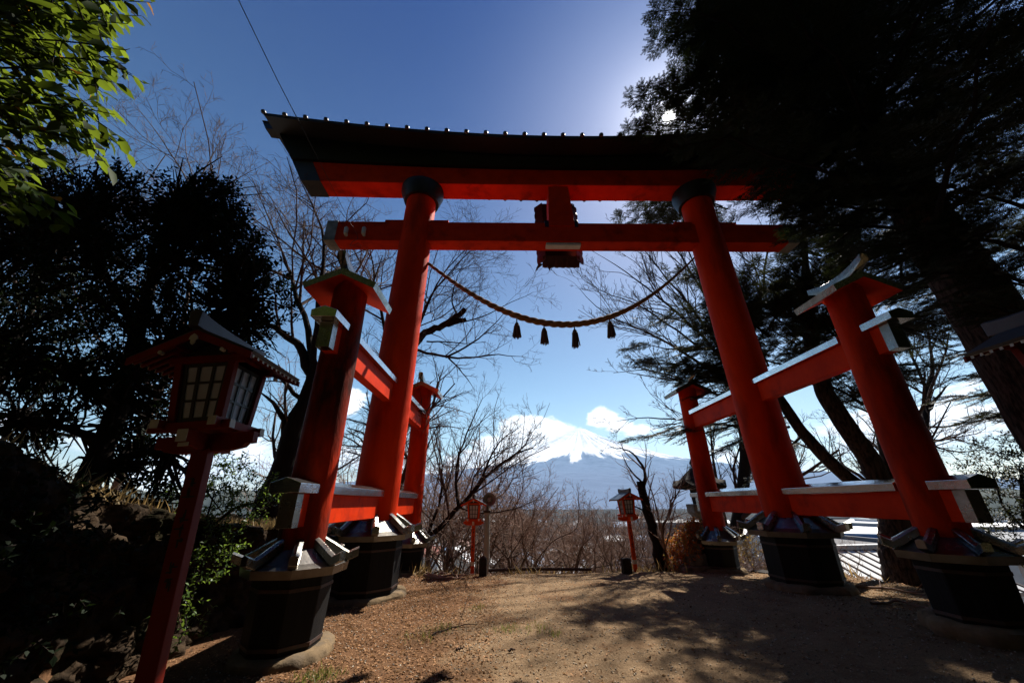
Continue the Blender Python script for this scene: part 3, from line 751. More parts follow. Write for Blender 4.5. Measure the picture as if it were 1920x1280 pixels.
# ------------------------------------------------------------------ lantern posts
def lantern(x, y, z, H, k, label, paint, loc_rot=(0, 0, 0), band=False, roof=None):
    """H height of the post, k scale of the lamp house"""
    T = empty('lantern_post', (x, y, z), label, 'lantern', 'wooden lantern posts along the path')
    T.rotation_euler = loc_rot
    roof = roof or m_slate
    pw = 0.046*k
    p = MB(); p.box(-pw, pw, -pw, pw*.3, -0.4, H); po = p.build('post', paint, T, bevel=0.004)
    rnd = random.Random(int(abs(x)*100))
    zz = H*0.9                # brushed characters down the front of the post, worn beyond reading
    for c in range(7):
        if c in (2, 5): zz -= 0.055*k; 
        ink = MB()
        for q in range(4):
            cx, cz = rnd.uniform(-.018, .018)*k, zz+rnd.uniform(-.02, .02)*k
            w, h = (rnd.uniform(.012, .026)*k, .0035*k) if q % 2 else (.0035*k, rnd.uniform(.01, .022)*k)
            ink.box(cx-w, cx+w, -pw-0.0022, -pw+0.001, cz-h, cz+h)
        ink.box(-.004*k, .004*k, -pw-.002, -pw+.001, zz-.02*k, zz+.02*k)
        ink.build('painted_character', m_ink, po); zz -= 0.062*k
    if band:
        b = MB(); b.box(-pw-.003, pw+.003, -pw-.003, pw*.3+.003, 0.1*H+.02, 0.2*H); b.build('white_band', m_white, po)
    # bracket boards, boat shaped, both ways
    br = MB()
    def boat(l, w, z0, hh, along):
        prof = [(-l, z0+hh), (-l, z0+hh*0.35), (-l*0.86, z0+hh*0.35), (-l*0.8, z0+hh*0.15), (-l*0.5, z0), (l*0.5, z0), (l*0.8, z0+hh*0.15), (l*0.86, z0+hh*0.35), (l, z0+hh*0.35), (l, z0+hh)]
        A = [(a, -w, c) for a, c in prof]; B = [(a, w, c) for a, c in prof]
        if not along: A = [(-w if True else 0, a, c) for a, c in prof]; B = [(w, a, c) for a, c in prof]
        br.loft([A, B])
    z0 = H-0.015*k
    boat(0.27*k, 0.026*k, z0, 0.10*k, True)
    boat(0.20*k, 0.027*k, z0+0.004, 0.096*k, False)
    bro = br.build('bracket', paint, T, bevel=0.003)
    for s in (-1, 1):
        ye = s*0.2*k
        tips = MB(); tips.box(-0.0275*k, 0.0275*k, min(ye, ye+s*.003), max(ye, ye+s*.003), z0+.034*k, z0+.1*k); tips.build('white_end', m_white, bro)
        tips = MB(); tips.box(-0.0272*k, 0.0272*k, min(ye*.875, ye*.875+s*.004), max(ye*.875, ye*.875+s*.004), z0+.012*k, z0+.032*k); tips.build('white_end', m_white, bro)
    # base frame: crossing beams with white ends
    zb = z0+0.10*k; bf = MB(); wl = []
    for s in (-1, 1):
        bf.box(-0.215*k, 0.215*k, s*0.148*k-0.022*k, s*0.148*k+0.022*k, zb, zb+0.048*k)
        bf.box(s*0.148*k-0.0215*k, s*0.148*k+0.0215*k, -0.215*k, 0.215*k, zb+.012*k, zb+0.06*k)
        for e in (-1, 1):
            wl.append((min(e*.215*k, e*.218*k), max(e*.215*k, e*.218*k), s*.148*k-.022*k, s*.148*k+.022*k, zb, zb+.048*k))
            wl.append((s*.148*k-.0215*k, s*.148*k+.0215*k, min(e*.215*k, e*.218*k), max(e*.215*k, e*.218*k), zb+.012*k, zb+.06*k))
    bf.box(-.13*k, .13*k, -.13*k, .13*k, zb+.03*k, zb+.058*k)
    bfo = bf.build('base_frame', paint, T, bevel=0.003)
    for q in wl: we = MB(); we.box(*q); we.build('white_end', m_white, bfo)
    # lamp house: four leaning corner posts
    z1, z2 = zb+0.06*k, zb+0.40*k
    a, c = 0.125*k, 0.150*k
    fr = MB(); t = 0.02*k
    for sx in (-1, 1):
        for sy in (-1, 1):
            fr.hexa([(sx*a-t, sy*a-t, z1), (sx*a+t, sy*a-t, z1), (sx*a+t, sy*a+t, z1), (sx*a-t, sy*a+t, z1), (sx*c-t, sy*c-t, z2), (sx*c+t, sy*c-t, z2), (sx*c+t, sy*c+t, z2), (sx*c-t, sy*c+t, z2)])
    for s in (-1, 1):
        fr.box(-c-.06*k, c+.06*k, s*c-t*.9, s*c+t*.9, z2, z2+.045*k); fr.box(s*c-t*.85, s*c+t*.85, -c-.05*k, c+.05*k, z2+.044*k, z2+.08*k)
    fo = fr.build('lamp_frame', paint, T, bevel=0.003)
    for q in range(4):
        ca, sa = [(0, -1), (1, 0), (0, 1), (-1, 0)][q]
        def pt(u, w, d):     # u across, w 0..1 up, d outwards
            r = (a+(c-a)*w)-0.004*k+d; return (sa*-u*1.0 + ca*r, ca*u+sa*r, z1+(z2-z1)*w)
        def half(w): return a+(c-a)*w-t
        pn = MB(); pn.add([pt(-half(0), 0, -.004*k), pt(half(0), 0, -.004*k), pt(half(1), 1, -.004*k), pt(-half(1), 1, -.004*k),
                          pt(-half(0), 0, -.008*k), pt(half(0), 0, -.008*k), pt(half(1), 1, -.008*k), pt(-half(1), 1, -.008*k)], [(0, 1, 2, 3), (7, 6, 5, 4), (0, 4, 5, 1), (1, 5, 6, 2), (2, 6, 7, 3), (3, 7, 4, 0)])
        po_ = pn.build('paper_window', m_paper, T)
        lt = MB()
        def bar(u0, w0, u1, w1, hw_u, hw_w, d=0.006*k):
            A = [(u0-hw_u, w0-hw_w), (u0+hw_u if hw_u else u1, w0-hw_w), (u1+hw_u, w1+hw_w), (u1-hw_u if hw_u else u0, w1+hw_w)]
            lt.add([pt(u, w, 0) for u, w in A]+[pt(u, w, d) for u, w in A], [(0, 1, 2, 3), (7, 6, 5, 4), (0, 4, 5, 1), (1, 5, 6, 2), (2, 6, 7, 3), (3, 7, 4, 0)])
        for f_ in (-0.92, -0.33, 0.33, 0.92): bar(f_*half(0), 0.02, f_*half(1), .98, (.012 if abs(f_) > .5 else .0085)*k, 0)
        for w in (0.03, 0.345, 0.655, 0.97): bar(-half(w), w, half(w), w, 0, .02 if .1 < w < .9 else .03, .0052*k)
        lt.build('lattice', m_lattice, po_)
    # gable roof, ridge along Y
    ze, zr, hw, hl = z2-0.035*k, z2+0.15*k, 0.325*k, 0.28*k
    rf = MB(); th = 0.028*k
    for s in (-1, 1):
        rf.hexa([(0, -hl, zr), (s*hw, -hl, ze+.03*k), (s*hw, hl, ze+.03*k), (0, hl, zr), (0, -hl, zr+th), (s*(hw+.012*k), -hl, ze+.03*k+th*.6), (s*(hw+.012*k), hl, ze+.03*k+th*.6), (0, hl, zr+th)])
    rfo = rf.build('roof', roof, T)
    rg = MB(); rings = []
    for i in range(9):
        q = -1+i/4; y_ = q*(hl+.05*k); up = .02*k*abs(q)**3
        rings.append([(-.028*k, y_, zr+.01*k+up*.3), (.028*k, y_, zr+.01*k+up*.3), (.034*k, y_, zr+.09*k+up), (0, y_, zr+.108*k+up), (-.034*k, y_, zr+.09*k+up)])
    rg.loft(rings); rg.build('ridge', roof, rfo, bevel=0.003)
    for s in (-1, 1):
        ra = MB(); tp = MB(); q0 = .35
        A = (s*hw*q0, zr+(ze+.03*k-zr)*q0); ra.box(min(A[0], A[0]+s*.012*k), max(A[0], A[0]+s*.012*k), -hl*.92, hl*.92, A[1]-.026*k, A[1]-.004*k)
        A = (s*hw*.97, zr+(ze+.03*k-zr)*.97); tp.box(min(A[0], A[0]+s*.004*k), max(A[0], A[0]+s*.004*k), -hl*.9, hl*.9, A[1]-.006*k, A[1]-.0015*k)
        for i in range(11):
            y_ = -hl*.9+i*hl*1.8/10
            q0, q1 = .35, .985
            A = (s*hw*q0, zr+(ze+.03*k-zr)*q0); B = (s*hw*q1, zr+(ze+.03*k-zr)*q1); w, h = .0085*k, .02*k
            ra.hexa([(A[0], y_-w, A[1]-h), (B[0], y_-w, B[1]-h), (B[0], y_+w, B[1]-h), (A[0], y_+w, A[1]-h), (A[0], y_-w, A[1]-.001), (B[0], y_-w, B[1]-.001), (B[0], y_+w, B[1]-.001), (A[0], y_+w, A[1]-.001)])
            tp.box(min(B[0], B[0]+s*.003), max(B[0], B[0]+s*.003), y_-w, y_+w, B[1]-h, B[1]-.001)
        ra.build('rafters', paint, rfo); tp.build('rafter_tips', m_white, rfo)
    for e in (-1, 1):
        bb = MB()
        y0, y1 = sorted((e*hl, e*(hl+.014*k)))
        for s in (-1, 1):
            h = .042*k
            bb.hexa([(0, y0, zr-h), (s*hw*1.02, y0, ze+.03*k-h*.8), (s*hw*1.02, y1, ze+.03*k-h*.8), (0, y1, zr-h), (0, y0, zr+.006*k), (s*hw*1.02, y0, ze+.034*k), (s*hw*1.02, y1, ze+.034*k), (0, y1, zr+.006*k)])
        bb.build('bargeboard', paint, rfo)
    for e in (-1, 1):
        gb = MB(); gb.loft([[(-.6*hw, e*c, z2+.03*k), (.6*hw, e*c, z2+.03*k), (0, e*c, zr-.02*k)], [(-.6*hw, e*(c-.01*k), z2+.03*k), (.6*hw, e*(c-.01*k), z2+.03*k), (0, e*(c-.01*k), zr-.02*k)]])
        gb.build('gable_board', m_lattice, T)
    for e in (-1, 1):
        orn = MB()
        y0 = e*(hl+.0145*k); y1 = e*(hl+.022*k)
        A = [(0, -.02), (.018, -.035), (.024, -.055), (.012, -.062), (.012, -.078), (0, -.092), (-.012, -.078), (-.012, -.062), (-.024, -.055), (-.018, -.035)]
        orn.loft([[(u*k, y0, zr+w*k) for u, w in A], [(u*k, y1, zr+w*k) for u, w in A]])
        orn.build('gable_ornament', m_white, rfo)
        for s in (-1, 1):
            orn = MB(); orn.tube([(s*.165*k, e*hl*.97, zr-.125*k), (s*.165*k, e*(hl+.016*k), zr-.125*k)], .011*k, 10); orn.build('purlin_end', m_white, rfo)
    return T

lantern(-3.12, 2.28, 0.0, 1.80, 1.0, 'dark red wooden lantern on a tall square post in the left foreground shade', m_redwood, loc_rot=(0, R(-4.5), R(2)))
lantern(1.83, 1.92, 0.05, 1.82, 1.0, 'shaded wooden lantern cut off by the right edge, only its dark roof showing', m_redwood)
lantern(-2.3, 10.5, -0.03, 1.02, 0.95, 'bright red lantern on a post beside the grey loudspeaker pole', m_redlamp, band=True)
lantern(1.70, 10.5, -0.03, 1.10, 1.0, 'bright red lantern on a tilting post beside the snag trunk at the path end', m_redlamp, loc_rot=(0, R(-1.5), R(9)), band=True)

# ------------------------------------------------------------------ pole, stone posts, stone lantern
def pole():
    x, y = -1.98, 10.97
    T = empty('speaker_pole', (x, y, -0.25), 'grey concrete pole topped by a round horn loudspeaker behind the stone post', 'pole')
    p = MB(); p.lathe([(0.085, -0.4), (0.075, 1.66)], 16); p.build('pole', m_concrete, T, smooth=40)
    c = MB(); c.box(-.09, .09, -.1, .1, 1.5, 1.56); c.box(-.02, .02, -.12, -.02, 1.54, 1.72); c.build('bracket', m_iron, T, bevel=.004)
    h = MB(); n = 24
    def ring(r, d): return [(0.06+r*math.cos(2*math.pi*j/n), -.10-d, 1.83+r*math.sin(2*math.pi*j/n)) for j in range(n)]
    h.loft([ring(.05, -.2), ring(.06, -.1), ring(.09, 0), ring(.165, .14), ring(.175, .16), ring(.165, .162), ring(.085, .02), ring(.06, .02), ring(.05, .1), ring(.01, .12)])
    h.build('horn', mat('horn grey', (.3, .28, .27), .45, c2=(.22, .2, .2), scale=8), T, smooth=35)
pole()
for (x, y, h, w, cap, lab) in ((-2.01, 9.98, 0.37, 0.085, True, 'squat square stone post with pyramid top in front of the grey pole'),
                          (1.39, 10.15, 0.32, 0.10, False, 'squat dark stone post beside the foot of the tilting red lantern')):
    b = MB(); z = float(gz(x, y))
    b.loft([[(x+sx*w*q, y+sy*w*q, zz) for sx, sy in ((-1, -1), (1, -1), (1, 1), (-1, 1))] for q, zz in ((1.02, z-.1), (1, z+h-.04), (.93, z+h-.005)) ] + [[(x+sx*.012, y+sy*.012, z+h+(.05 if cap else .0)) for sx, sy in ((-1, -1), (1, -1), (1, 1), (-1, 1))]])
    tag(b.build('stone_post', m_darkstone, None, bevel=.008), lab, 'stone post', 'stone posts at the path end')

def stone_lantern():
    x, y = 4.38, 11.9
    T = empty('stone_lantern', (x, y, 0), 'dark stone lantern with upturned roof standing behind the far right side pillar', 'stone lantern')
    def hexr(r, z, k=1.0, lift=0): return [(r*math.cos(R(30+60*j)), r*math.sin(R(30+60*j)), z+lift) for j in range(6)]
    rf = MB(); n = 36
    def rr(r, z, li):
        o = []
        for j in range(n):
            a = 2*math.pi*j/n; c = abs(math.cos(3*(a-R(30)))); q = math.cos(R(30))/max(math.cos(((a) % R(60))-R(30)), .5)
            o.append((r*q*math.cos(a), r*q*math.sin(a), z+li*c**4))
        return o
    rf.loft([rr(.5, 1.83, .06), rr(.80, 1.86, .10), rr(.84, 1.92, .16), rr(.62, 2.05, .06), rr(.4, 2.26, .01), rr(.2, 2.42, 0), rr(.12, 2.45, 0)]); rf.build('roof', m_darkstone, T, smooth=40)
    jw = MB(); jw.lathe([(.1, 2.44), (.13, 2.5), (.17, 2.58), (.13, 2.68), (.02, 2.78)], 16); jw.build('jewel', m_darkstone, T, smooth=True)
    b = MB(); b.loft([hexr(.27, 1.42), hexr(.3, 1.85)]); b.build('light_box', m_darkstone, T, bevel=.01)
    m = MB(); m.loft([hexr(.3, 1.02), hexr(.46, 1.2), hexr(.48, 1.42), hexr(.44, 1.43)]); m.build('platform', m_stone, T, bevel=.012)
    s = MB(); s.lathe([(.2, .2), (.17, .6), (.2, 1.05)], 20); s.build('shaft', m_darkstone, T, smooth=40)
    f = MB(); f.loft([hexr(.55, -.7), hexr(.55, .1), hexr(.4, .22)]); f.build('base', m_stone, T, bevel=.015)
stone_lantern()
def blocks():
    rnd = random.Random(8)
    labs = ['long low granite kerb block at the foot of the far right plinth', 'grey squared granite block stacked on the low kerb beside the far right plinth', 'topmost granite block leaning against the far right plinth', 'small dark block lying right of the far right plinth']
    for (x, y, z, sx, sy, sz, rz), lab in zip(((3.25, 10.75, -.2, .4, .28, .22, .1), (3.42, 10.85, .02, .3, .26, .26, .05), (3.5, 10.9, .28, .2, .22, .24, -.05), (4.75, 10.3, -.25, .2, .2, .2, .4)), labs):
        b = MB(); b.box(-sx, sx, -sy, sy, 0, sz)
        o = b.build('granite_block', m_stone if 'dark' not in lab else m_darkstone, None, (x, y, z), bevel=.025, rot=(0, 0, rz))
        tag(o, lab, 'stone block', 'granite blocks by the stone lantern')
blocks()
e = MB(); e.tube([(-1.9, 10.42, .0), (-0.9, 10.5, .01), (0.6, 10.42, .0)], .035, 6)
tag(e.build('timber_edging', m_twigdark, None), 'low brown timber edging the crest of the earth path', 'edging')

# ------------------------------------------------------------------ stone faced bank on the left
def stone_wall():
    rng = np.random.default_rng(3)
    ny, nh = 420, 110
    y = np.linspace(-1.5, 8.9, ny); t = np.linspace(0, 1.0, nh)
    Yg, Tg = np.meshgrid(y, t, indexing='ij')
    top = wall_top(Yg)
    base = -0.15
    turn = sstep(8.0, 8.9, Yg)
    x0 = -5.05-0.25*fbm(Yg*0.5, Yg*0+2, 3, 5)-0.9*turn**2
    up = np.minimum(Tg/0.72, 1); over = np.maximum(Tg-0.72, 0)/0.28
    z = base+(top-base)*up + 0.10*over
    x = x0-0.28*up-over*1.0
    # rough stones: cells with bulging faces
    pts = np.stack([rng.uniform(-1.7, 9.1, 900), rng.uniform(-.3, 3.2, 900)], 1)
    q = np.stack([Yg.ravel(), (base+(top-base)*up+over*1.0).ravel()], 1)
    d = np.sqrt(((q[:, None, 0]-pts[None, :, 0])*0.8)**2+(q[:, None, 1]-pts[None, :, 1])**2)
    o2 = np.partition(d, 1, axis=1); i1 = d.argmin(1)
    cell = rng.uniform(-.10, .12, 900)[i1].reshape(Yg.shape)
    gap = np.clip((o2[:, 1]-o2[:, 0])/0.12, 0, 1).reshape(Yg.shape)
    disp = (0.07*np.sqrt(gap)+cell*.9+0.34*(fbm(Yg*3, z*4, 5, 7)-.5)+.14*np.abs(fbm(Yg*11, z*16, 4, 17)-.5))
    x = x+disp*(1-0.7*over); z = z+disp*0.6*over+0.04*(fbm(Yg*9, over*9, 3, 2)-.5)
    i, j = np.meshgrid(np.arange(ny-1), np.arange(nh-1), indexing='ij'); i, j = i.ravel(), j.ravel()
    Fq = np.stack([i*nh+j, (i+1)*nh+j, (i+1)*nh+j+1, i*nh+j+1], 1)
    m = mat('mossy rock', (0.055, 0.036, 0.022), 0.95, spec=.05, c2=(0.013, 0.01, 0.0075), scale=5, c3=(0.016, 0.017, 0.007), s3=2.2, t3=(.55, .68), bump=.8, bscale=22)
    o = np_mesh('stone_wall', np.stack([x, Yg, z], 2).reshape(-1, 3), [(Fq, 0)], m, smooth=True)
    tag(o, 'rough mossy rock retaining wall along the left side of the path', 'stone wall')
stone_wall()

# ------------------------------------------------------------------ town
def town():
    rnd = random.Random(12)
    walls = [mat('house wall '+n, c, .8, c2=tuple(a*.75 for a in c), scale=.8) for n, c in (('cream', (.45, .4, .32)), ('white', (.6, .6, .58)), ('brown', (.2, .15, .11)), ('grey', (.3, .3, .3)))]
    roofs = [mat('house roof '+n, c, r, mt, c2=tuple(a*.8 for a in c), scale=1.2, stretch=(6, 1, 1)) for n, c, r, mt in (('grey tiles', (.13, .13, .14), .85, .0), ('blue sheet', (.12, .24, .42), .65, .0), ('red tiles', (.28, .09, .06), .5, 0.), ('plain white', (.75, .76, .78), .6, 0.), ('pale sheet', (.42, .43, .44), .5, .2))]  # one even colour per roof, the white one brightest
    dark = m_glass
    def house(x, y, w, d, h, rh, rz, wm, rm, label, group=None, detail=True, cat='house', seams=False, z=None, dpt=1.5):
        if z is None: z = float(gz(x, y))-0.5
        T = empty('house', (x, y, z), label, cat, group, rz)
        b = MB(); b.box(-w, w, -d, d, -dpt, h)
        if rh > .3: b.loft([[(-w, -d, h), (w, -d, h), (0, -d, h+rh*.94)], [(-w, d, h), (w, d, h), (0, d, h+rh*.94)]])
        wo = b.build('wall', wm, T)
        r = MB(); o = .7
        for s in (-1, 1):
            r.hexa([(0, -d-o, h+rh), (s*(w+o), -d-o, h-rh*o/w), (s*(w+o), d+o, h-rh*o/w), (0, d+o, h+rh), (0, -d-o, h+rh+.25), (s*(w+o), -d-o, h-rh*o/w+.2), (s*(w+o), d+o, h-rh*o/w+.2), (0, d+o, h+rh+.25)])
        r.box(-.25, .25, -d-o, d+o, h+rh+.2, h+rh+.5)
        if seams:
            n = 14
            for i in range(n+1):
                y_ = -d-o+.05+i*(2*d+2*o-.1)/n
                for s in (-1, 1):
                    r.hexa([(0, y_-.035, h+rh+.25), (s*(w+o), y_-.035, h-rh*o/w+.2), (s*(w+o), y_+.05, h-rh*o/w+.2), (0, y_+.05, h+rh+.25), (0, y_-.05, h+rh+.33), (s*(w+o), y_-.05, h-rh*o/w+.28), (s*(w+o), y_+.05, h-rh*o/w+.28), (0, y_+.05, h+rh+.33)], 1)
        r.build('roof', [rm, m_iron], T)
        if detail:
            for k in (-.5, .5):
                q = MB(); q.box(k*w-.6, k*w+.6, -d-.06, -d+.1, h*.35, h*.72); q.build('window', dark, T)
    # a handful of named roofs close below on the right
    def put(u, v, Y, *a, **k):
        p = at(u, v, Y); house(p[0], Y, *a, z=p[2]-a[2], dpt=9, **k)
    put(1632, 1084, 30, 4.2, 5.0, 0, 1.6, R(97), walls[3], roofs[4], 'near shed roof of pale ribbed metal sheet below the path edge', seams=True, detail=False)
    put(1640, 1046, 55, 4.2, 5, 3.2, 1.9, R(4), walls[0], roofs[0], 'cream gabled house facing the path above the ribbed shed roof')
    put(1578, 1030, 62, 4, 4.5, 4.0, 1.7, R(70), walls[1], roofs[1], 'house with a pale blue sheet roof behind the right main plinth')
    put(1645, 1012, 78, 4.4, 5.5, 4.2, 2.4, R(28), walls[1], roofs[4], 'house with a broad pale sheet roof seen beside the big trunk')
    put(1568, 1003, 92, 4, 5, 4.2, 1.9, R(35), walls[1], roofs[2], 'house with a red tiled roof next to the right main plinth')
    put(1612, 1003, 100, 3.6, 5, 4.2, 1.8, R(84), walls[2], roofs[3], 'plain white roof between the red and the broad pale roofs')
    put(1655, 993, 120, 4, 6, 4.5, 2.2, R(15), walls[1], roofs[3], 'plain white roof above the other houses beside the trunk')
    put(1618, 988, 140, 4.6, 6, 4.8, 2.4, R(-20), walls[3], roofs[3], 'white roofed house in the gap between plinth and trunk')
    put(1580, 985, 165, 5, 7, 4.8, 2.4, R(95), walls[3], roofs[0], 'grey roofed house highest in the gap beside the right main plinth')
    put(1905, 1030, 50, 4.5, 4.5, 4, 2.0, R(80), walls[1], roofs[4], 'pale roofed house behind the right front plinth')
    put(1860, 1000, 85, 5, 5, 4, 2.2, R(20), walls[0], roofs[3], 'white roofed house low behind the green shrub at right')
    put(1470, 1012, 75, 4, 4.5, 4, 1.8, R(80), walls[1], roofs[1], 'blue roofed house between the far and main right plinths')
    put(1425, 1003, 100, 5, 5, 4, 2.0, R(80), walls[0], roofs[3], 'white roof behind the bushes between the right plinths')
    # long grey hall
    p = at(1268, 985, 190)
    T = empty('long_hall', (p[0], 190, -38), 'long grey flat-roofed hall below the mountain behind the orange bush', 'building')
    b = MB(); b.box(-12, 14, -8, 8, -10, 30); b.build('wall', mat('hall wall', (.13, .15, .17), .7, c2=(.1, .12, .13), scale=.5), T)
    b = MB(); b.box(-13, 15, -9, 9, 30, 31); b.build('roof', walls[3], T)
    for k in range(6):
        b = MB(); b.box(-10+k*4, -7.5+k*4, -8.1, -7.9, 22, 25); b.build('window', dark, T)
    # many small roofs far across the plain, one colour kind at a time
    kinds = [('far town house with a grey tiled roof', walls[1], roofs[0]), ('far town house with a white roof', walls[0], roofs[3]),
             ('far town house with a red roof', walls[1], roofs[2]), ('far town house with a blue sheet roof', walls[1], roofs[1])]
    for k in range(110):
        az = R(rnd.uniform(-20, 44)); dist = 180*(1100/180)**rnd.random()
        x, y = math.sin(az)*dist, math.cos(az)*dist
        n, wm, rm = kinds[rnd.choices((0, 1, 2, 3), (4, 3, 1, 1))[0]]
        s = rnd.uniform(.8, 1.7)*(1+dist/900)
        house(x, y, 5*s, 4*s, rnd.uniform(4, 8)*s, 2*s, rnd.uniform(0, 3), wm, rm, n, n.replace('house', 'houses'), detail=False)
    # lattice mast
    p = at(838, 905, 120)
    T = empty('lattice_mast', (p[0], 120, -46), 'tall thin red and white lattice radio mast behind the bare trees left of the path', 'mast')
    m = MB(); H = 46+p[2]+6
    for i in range(3):
        a = 2.1*i
        m.tube([(1.4*math.cos(a), 1.4*math.sin(a), 0), (.5*math.cos(a), .5*math.sin(a), H)], .09, 5)
    for k in range(30):
        for i in range(3):
            q = 1.4-.9*k/30; q2 = 1.4-.9*(k+1)/30
            m.tube([(q*math.cos(2.1*i), q*math.sin(2.1*i), H*k/30), (q2*math.cos(2.1*(i+1)), q2*math.sin(2.1*(i+1)), H*(k+1)/30)], .05, 4)
    m.build('lattice', mat('mast paint', (.3, .09, .05), .6, c2=(.4, .3, .28), scale=.12, lo=.48, hi=.52), T)
    m = MB()
    for k in (.88, .93, .97): m.lathe([(1.0, H*k), (1.0, H*k+.7)], 10)
    m.build('antenna', walls[3], T)
town()
# ------------------------------------------------------------------ vegetation
def tubes_np(paths, n):
    """many tapering tubes at once: paths = [(points, radii)]"""
    groups = {}
    for p, r in paths: groups.setdefault(len(p), []).append((p, r))
    V, Fs, off = [], [], 0
    a = np.arange(n)*2*np.pi/n
    for k, lst in groups.items():
        P = np.array([p for p, _ in lst], float); Rr = np.array([r for _, r in lst], float)
        T = np.gradient(P, axis=1); T /= np.linalg.norm(T, axis=2)[..., None]+1e-9
        ref = np.where(np.abs(T[:, :1, 2:3]) > .85, np.array([1.0, 0.2, 0]), np.array([0.1, 0, 1.0]))
        U = np.cross(np.broadcast_to(ref, T.shape), T); U /= np.linalg.norm(U, axis=2)[..., None]+1e-9
        W = np.cross(T, U)
        ring = P[:, :, None, :]+Rr[:, :, None, None]*(np.cos(a)[None, None, :, None]*U[:, :, None, :]+np.sin(a)[None, None, :, None]*W[:, :, None, :])
        m = len(lst); V.append(ring.reshape(-1, 3))
        base = off+(np.arange(m)*k*n)[:, None, None]
        i = np.arange(k-1)[None, :, None]*n; j = np.arange(n)[None, None, :]; j2 = (j+1) % n
        Fq = np.stack(np.broadcast_arrays(base+i+j, base+i+j2, base+i+n+j2, base+i+n+j), -1).reshape(-1, 4)
        Fs.append(Fq); off += m*k*n
    if not V: return np.zeros((0, 3)), np.zeros((0, 4), int)
    return np.concatenate(V), np.concatenate(Fs)

def resample(pts, k):
    pts = np.asarray(pts, float)
    s = np.concatenate([[0], np.cumsum(np.linalg.norm(np.diff(pts, axis=0), axis=1))]); s /= s[-1]
    q = np.linspace(0, 1, k)
    out = np.stack([np.interp(q, s, pts[:, c]) for c in range(3)], 1)
    for _ in range(2): out[1:-1] = .25*out[:-2]+.5*out[1:-1]+.25*out[2:]
    return out

def sprout(path, rad, lvl, out, rng, c):
    """side shoots along a limb; c = dict(n, ang, ratio, up, wig, depth, rmin)"""
    if lvl >= c['depth']: return
    P = np.asarray(path); L = np.linalg.norm(np.diff(P, axis=0), axis=1).sum()
    n = max(2, int(round(c['n'][lvl]*(L if c.get('perm', True) else 1))))
    n = min(n, c.get('cap', 40))
    for t in np.sort(rng.uniform(c['t0'][lvl], 1.0, n)):
        f = t*(len(P)-1); i = min(int(f), len(P)-2); u = f-i
        p0 = P[i]*(1-u)+P[i+1]*u; r0 = rad[i]*(1-u)+rad[i+1]*u
        T = P[i+1]-P[i]; T /= np.linalg.norm(T)+1e-9
        q = rng.normal(size=3); q -= T*np.dot(q, T); q /= np.linalg.norm(q)+1e-9
        an = R(rng.uniform(*c['ang'])); d = T*math.cos(an)+q*math.sin(an)
        d = d+np.array([0, 0, c['up'][lvl]]); d /= np.linalg.norm(d)
        l = max(L*rng.uniform(*c['ratio'])*(1.15-.6*t), c['lmin'])
        k = 5 if lvl < 2 else 4
        pts = [p0]
        for s in range(k-1):
            d = d+rng.normal(size=3)*c['wig']+np.array([0, 0, c['curl']]); d /= np.linalg.norm(d)
            pts.append(pts[-1]+d*l/(k-1))
        ra = max(min(r0*rng.uniform(.45, .7), l*.02+.002), c['rmin'])
        rr = np.linspace(ra, max(ra*.35, c['rmin']*.7), k)
        out.setdefault(lvl+1, []).append((np.array(pts), rr))
        sprout(pts, rr, lvl+1, out, rng, c)

CHERRY = dict(n=[1.6, 2.2, 3.0, 4.5], ang=(28, 62), ratio=(.34, .62), up=[.25, .2, .12, .1], wig=.17, curl=.05, depth=4, rmin=.0045, t0=[.3, .18, .12, .1], lmin=.16, cap=14)

def bare_tree(name, loc, limbs, seed, label, group=None, cfg=None, mb=None, mt=None, cat='tree'):
    """limbs: [(points, r0, r1)], the first is the trunk; shoots grow from all of them"""
    rng = np.random.default_rng(seed); c = dict(CHERRY); c.update(cfg or {})
    out = {}; thick = []
    for li, (pts, r0, r1, *sawn) in enumerate(limbs):
        if li and not sawn: r1 = min(r1, .009)
        pts = np.asarray(pts, float)-np.asarray(loc); k = max(6, len(pts)*3)
        p = resample(pts, k); p[1:] += rng.normal(size=(k-1, 3))*min(r0*.25, .03)
        rr = np.linspace(r0, r1, k)
        if li == 0: rr[0] *= 1.35; rr[1] *= 1.1
        thick.append((p, rr)); sprout(p, rr, 0 if r0 > .05 or li == 0 else 1, out, rng, c)
    T = empty(name, tuple(loc), label, cat, group)
    V, Fq = tubes_np(thick, 10); np_mesh('trunk', V, [(Fq, 0)], mb or m_bark2, T, smooth=True)
    Vs, Fs, off = [], [], 0
    for lv, lst in out.items():
        V, Fq = tubes_np(lst, {1: 6, 2: 4}.get(lv, 3)); Vs.append(V); Fs.append(Fq+off); off += len(V)
    if Vs: np_mesh('crown', np.concatenate(Vs), [(np.concatenate(Fs), 0)], mt or m_twig, T, smooth=False)
    return T

def PX(Y, *uv): return [at(u, v, Y if np.isscalar(Y) else Y[i]) for i, (u, v) in enumerate(uv)]

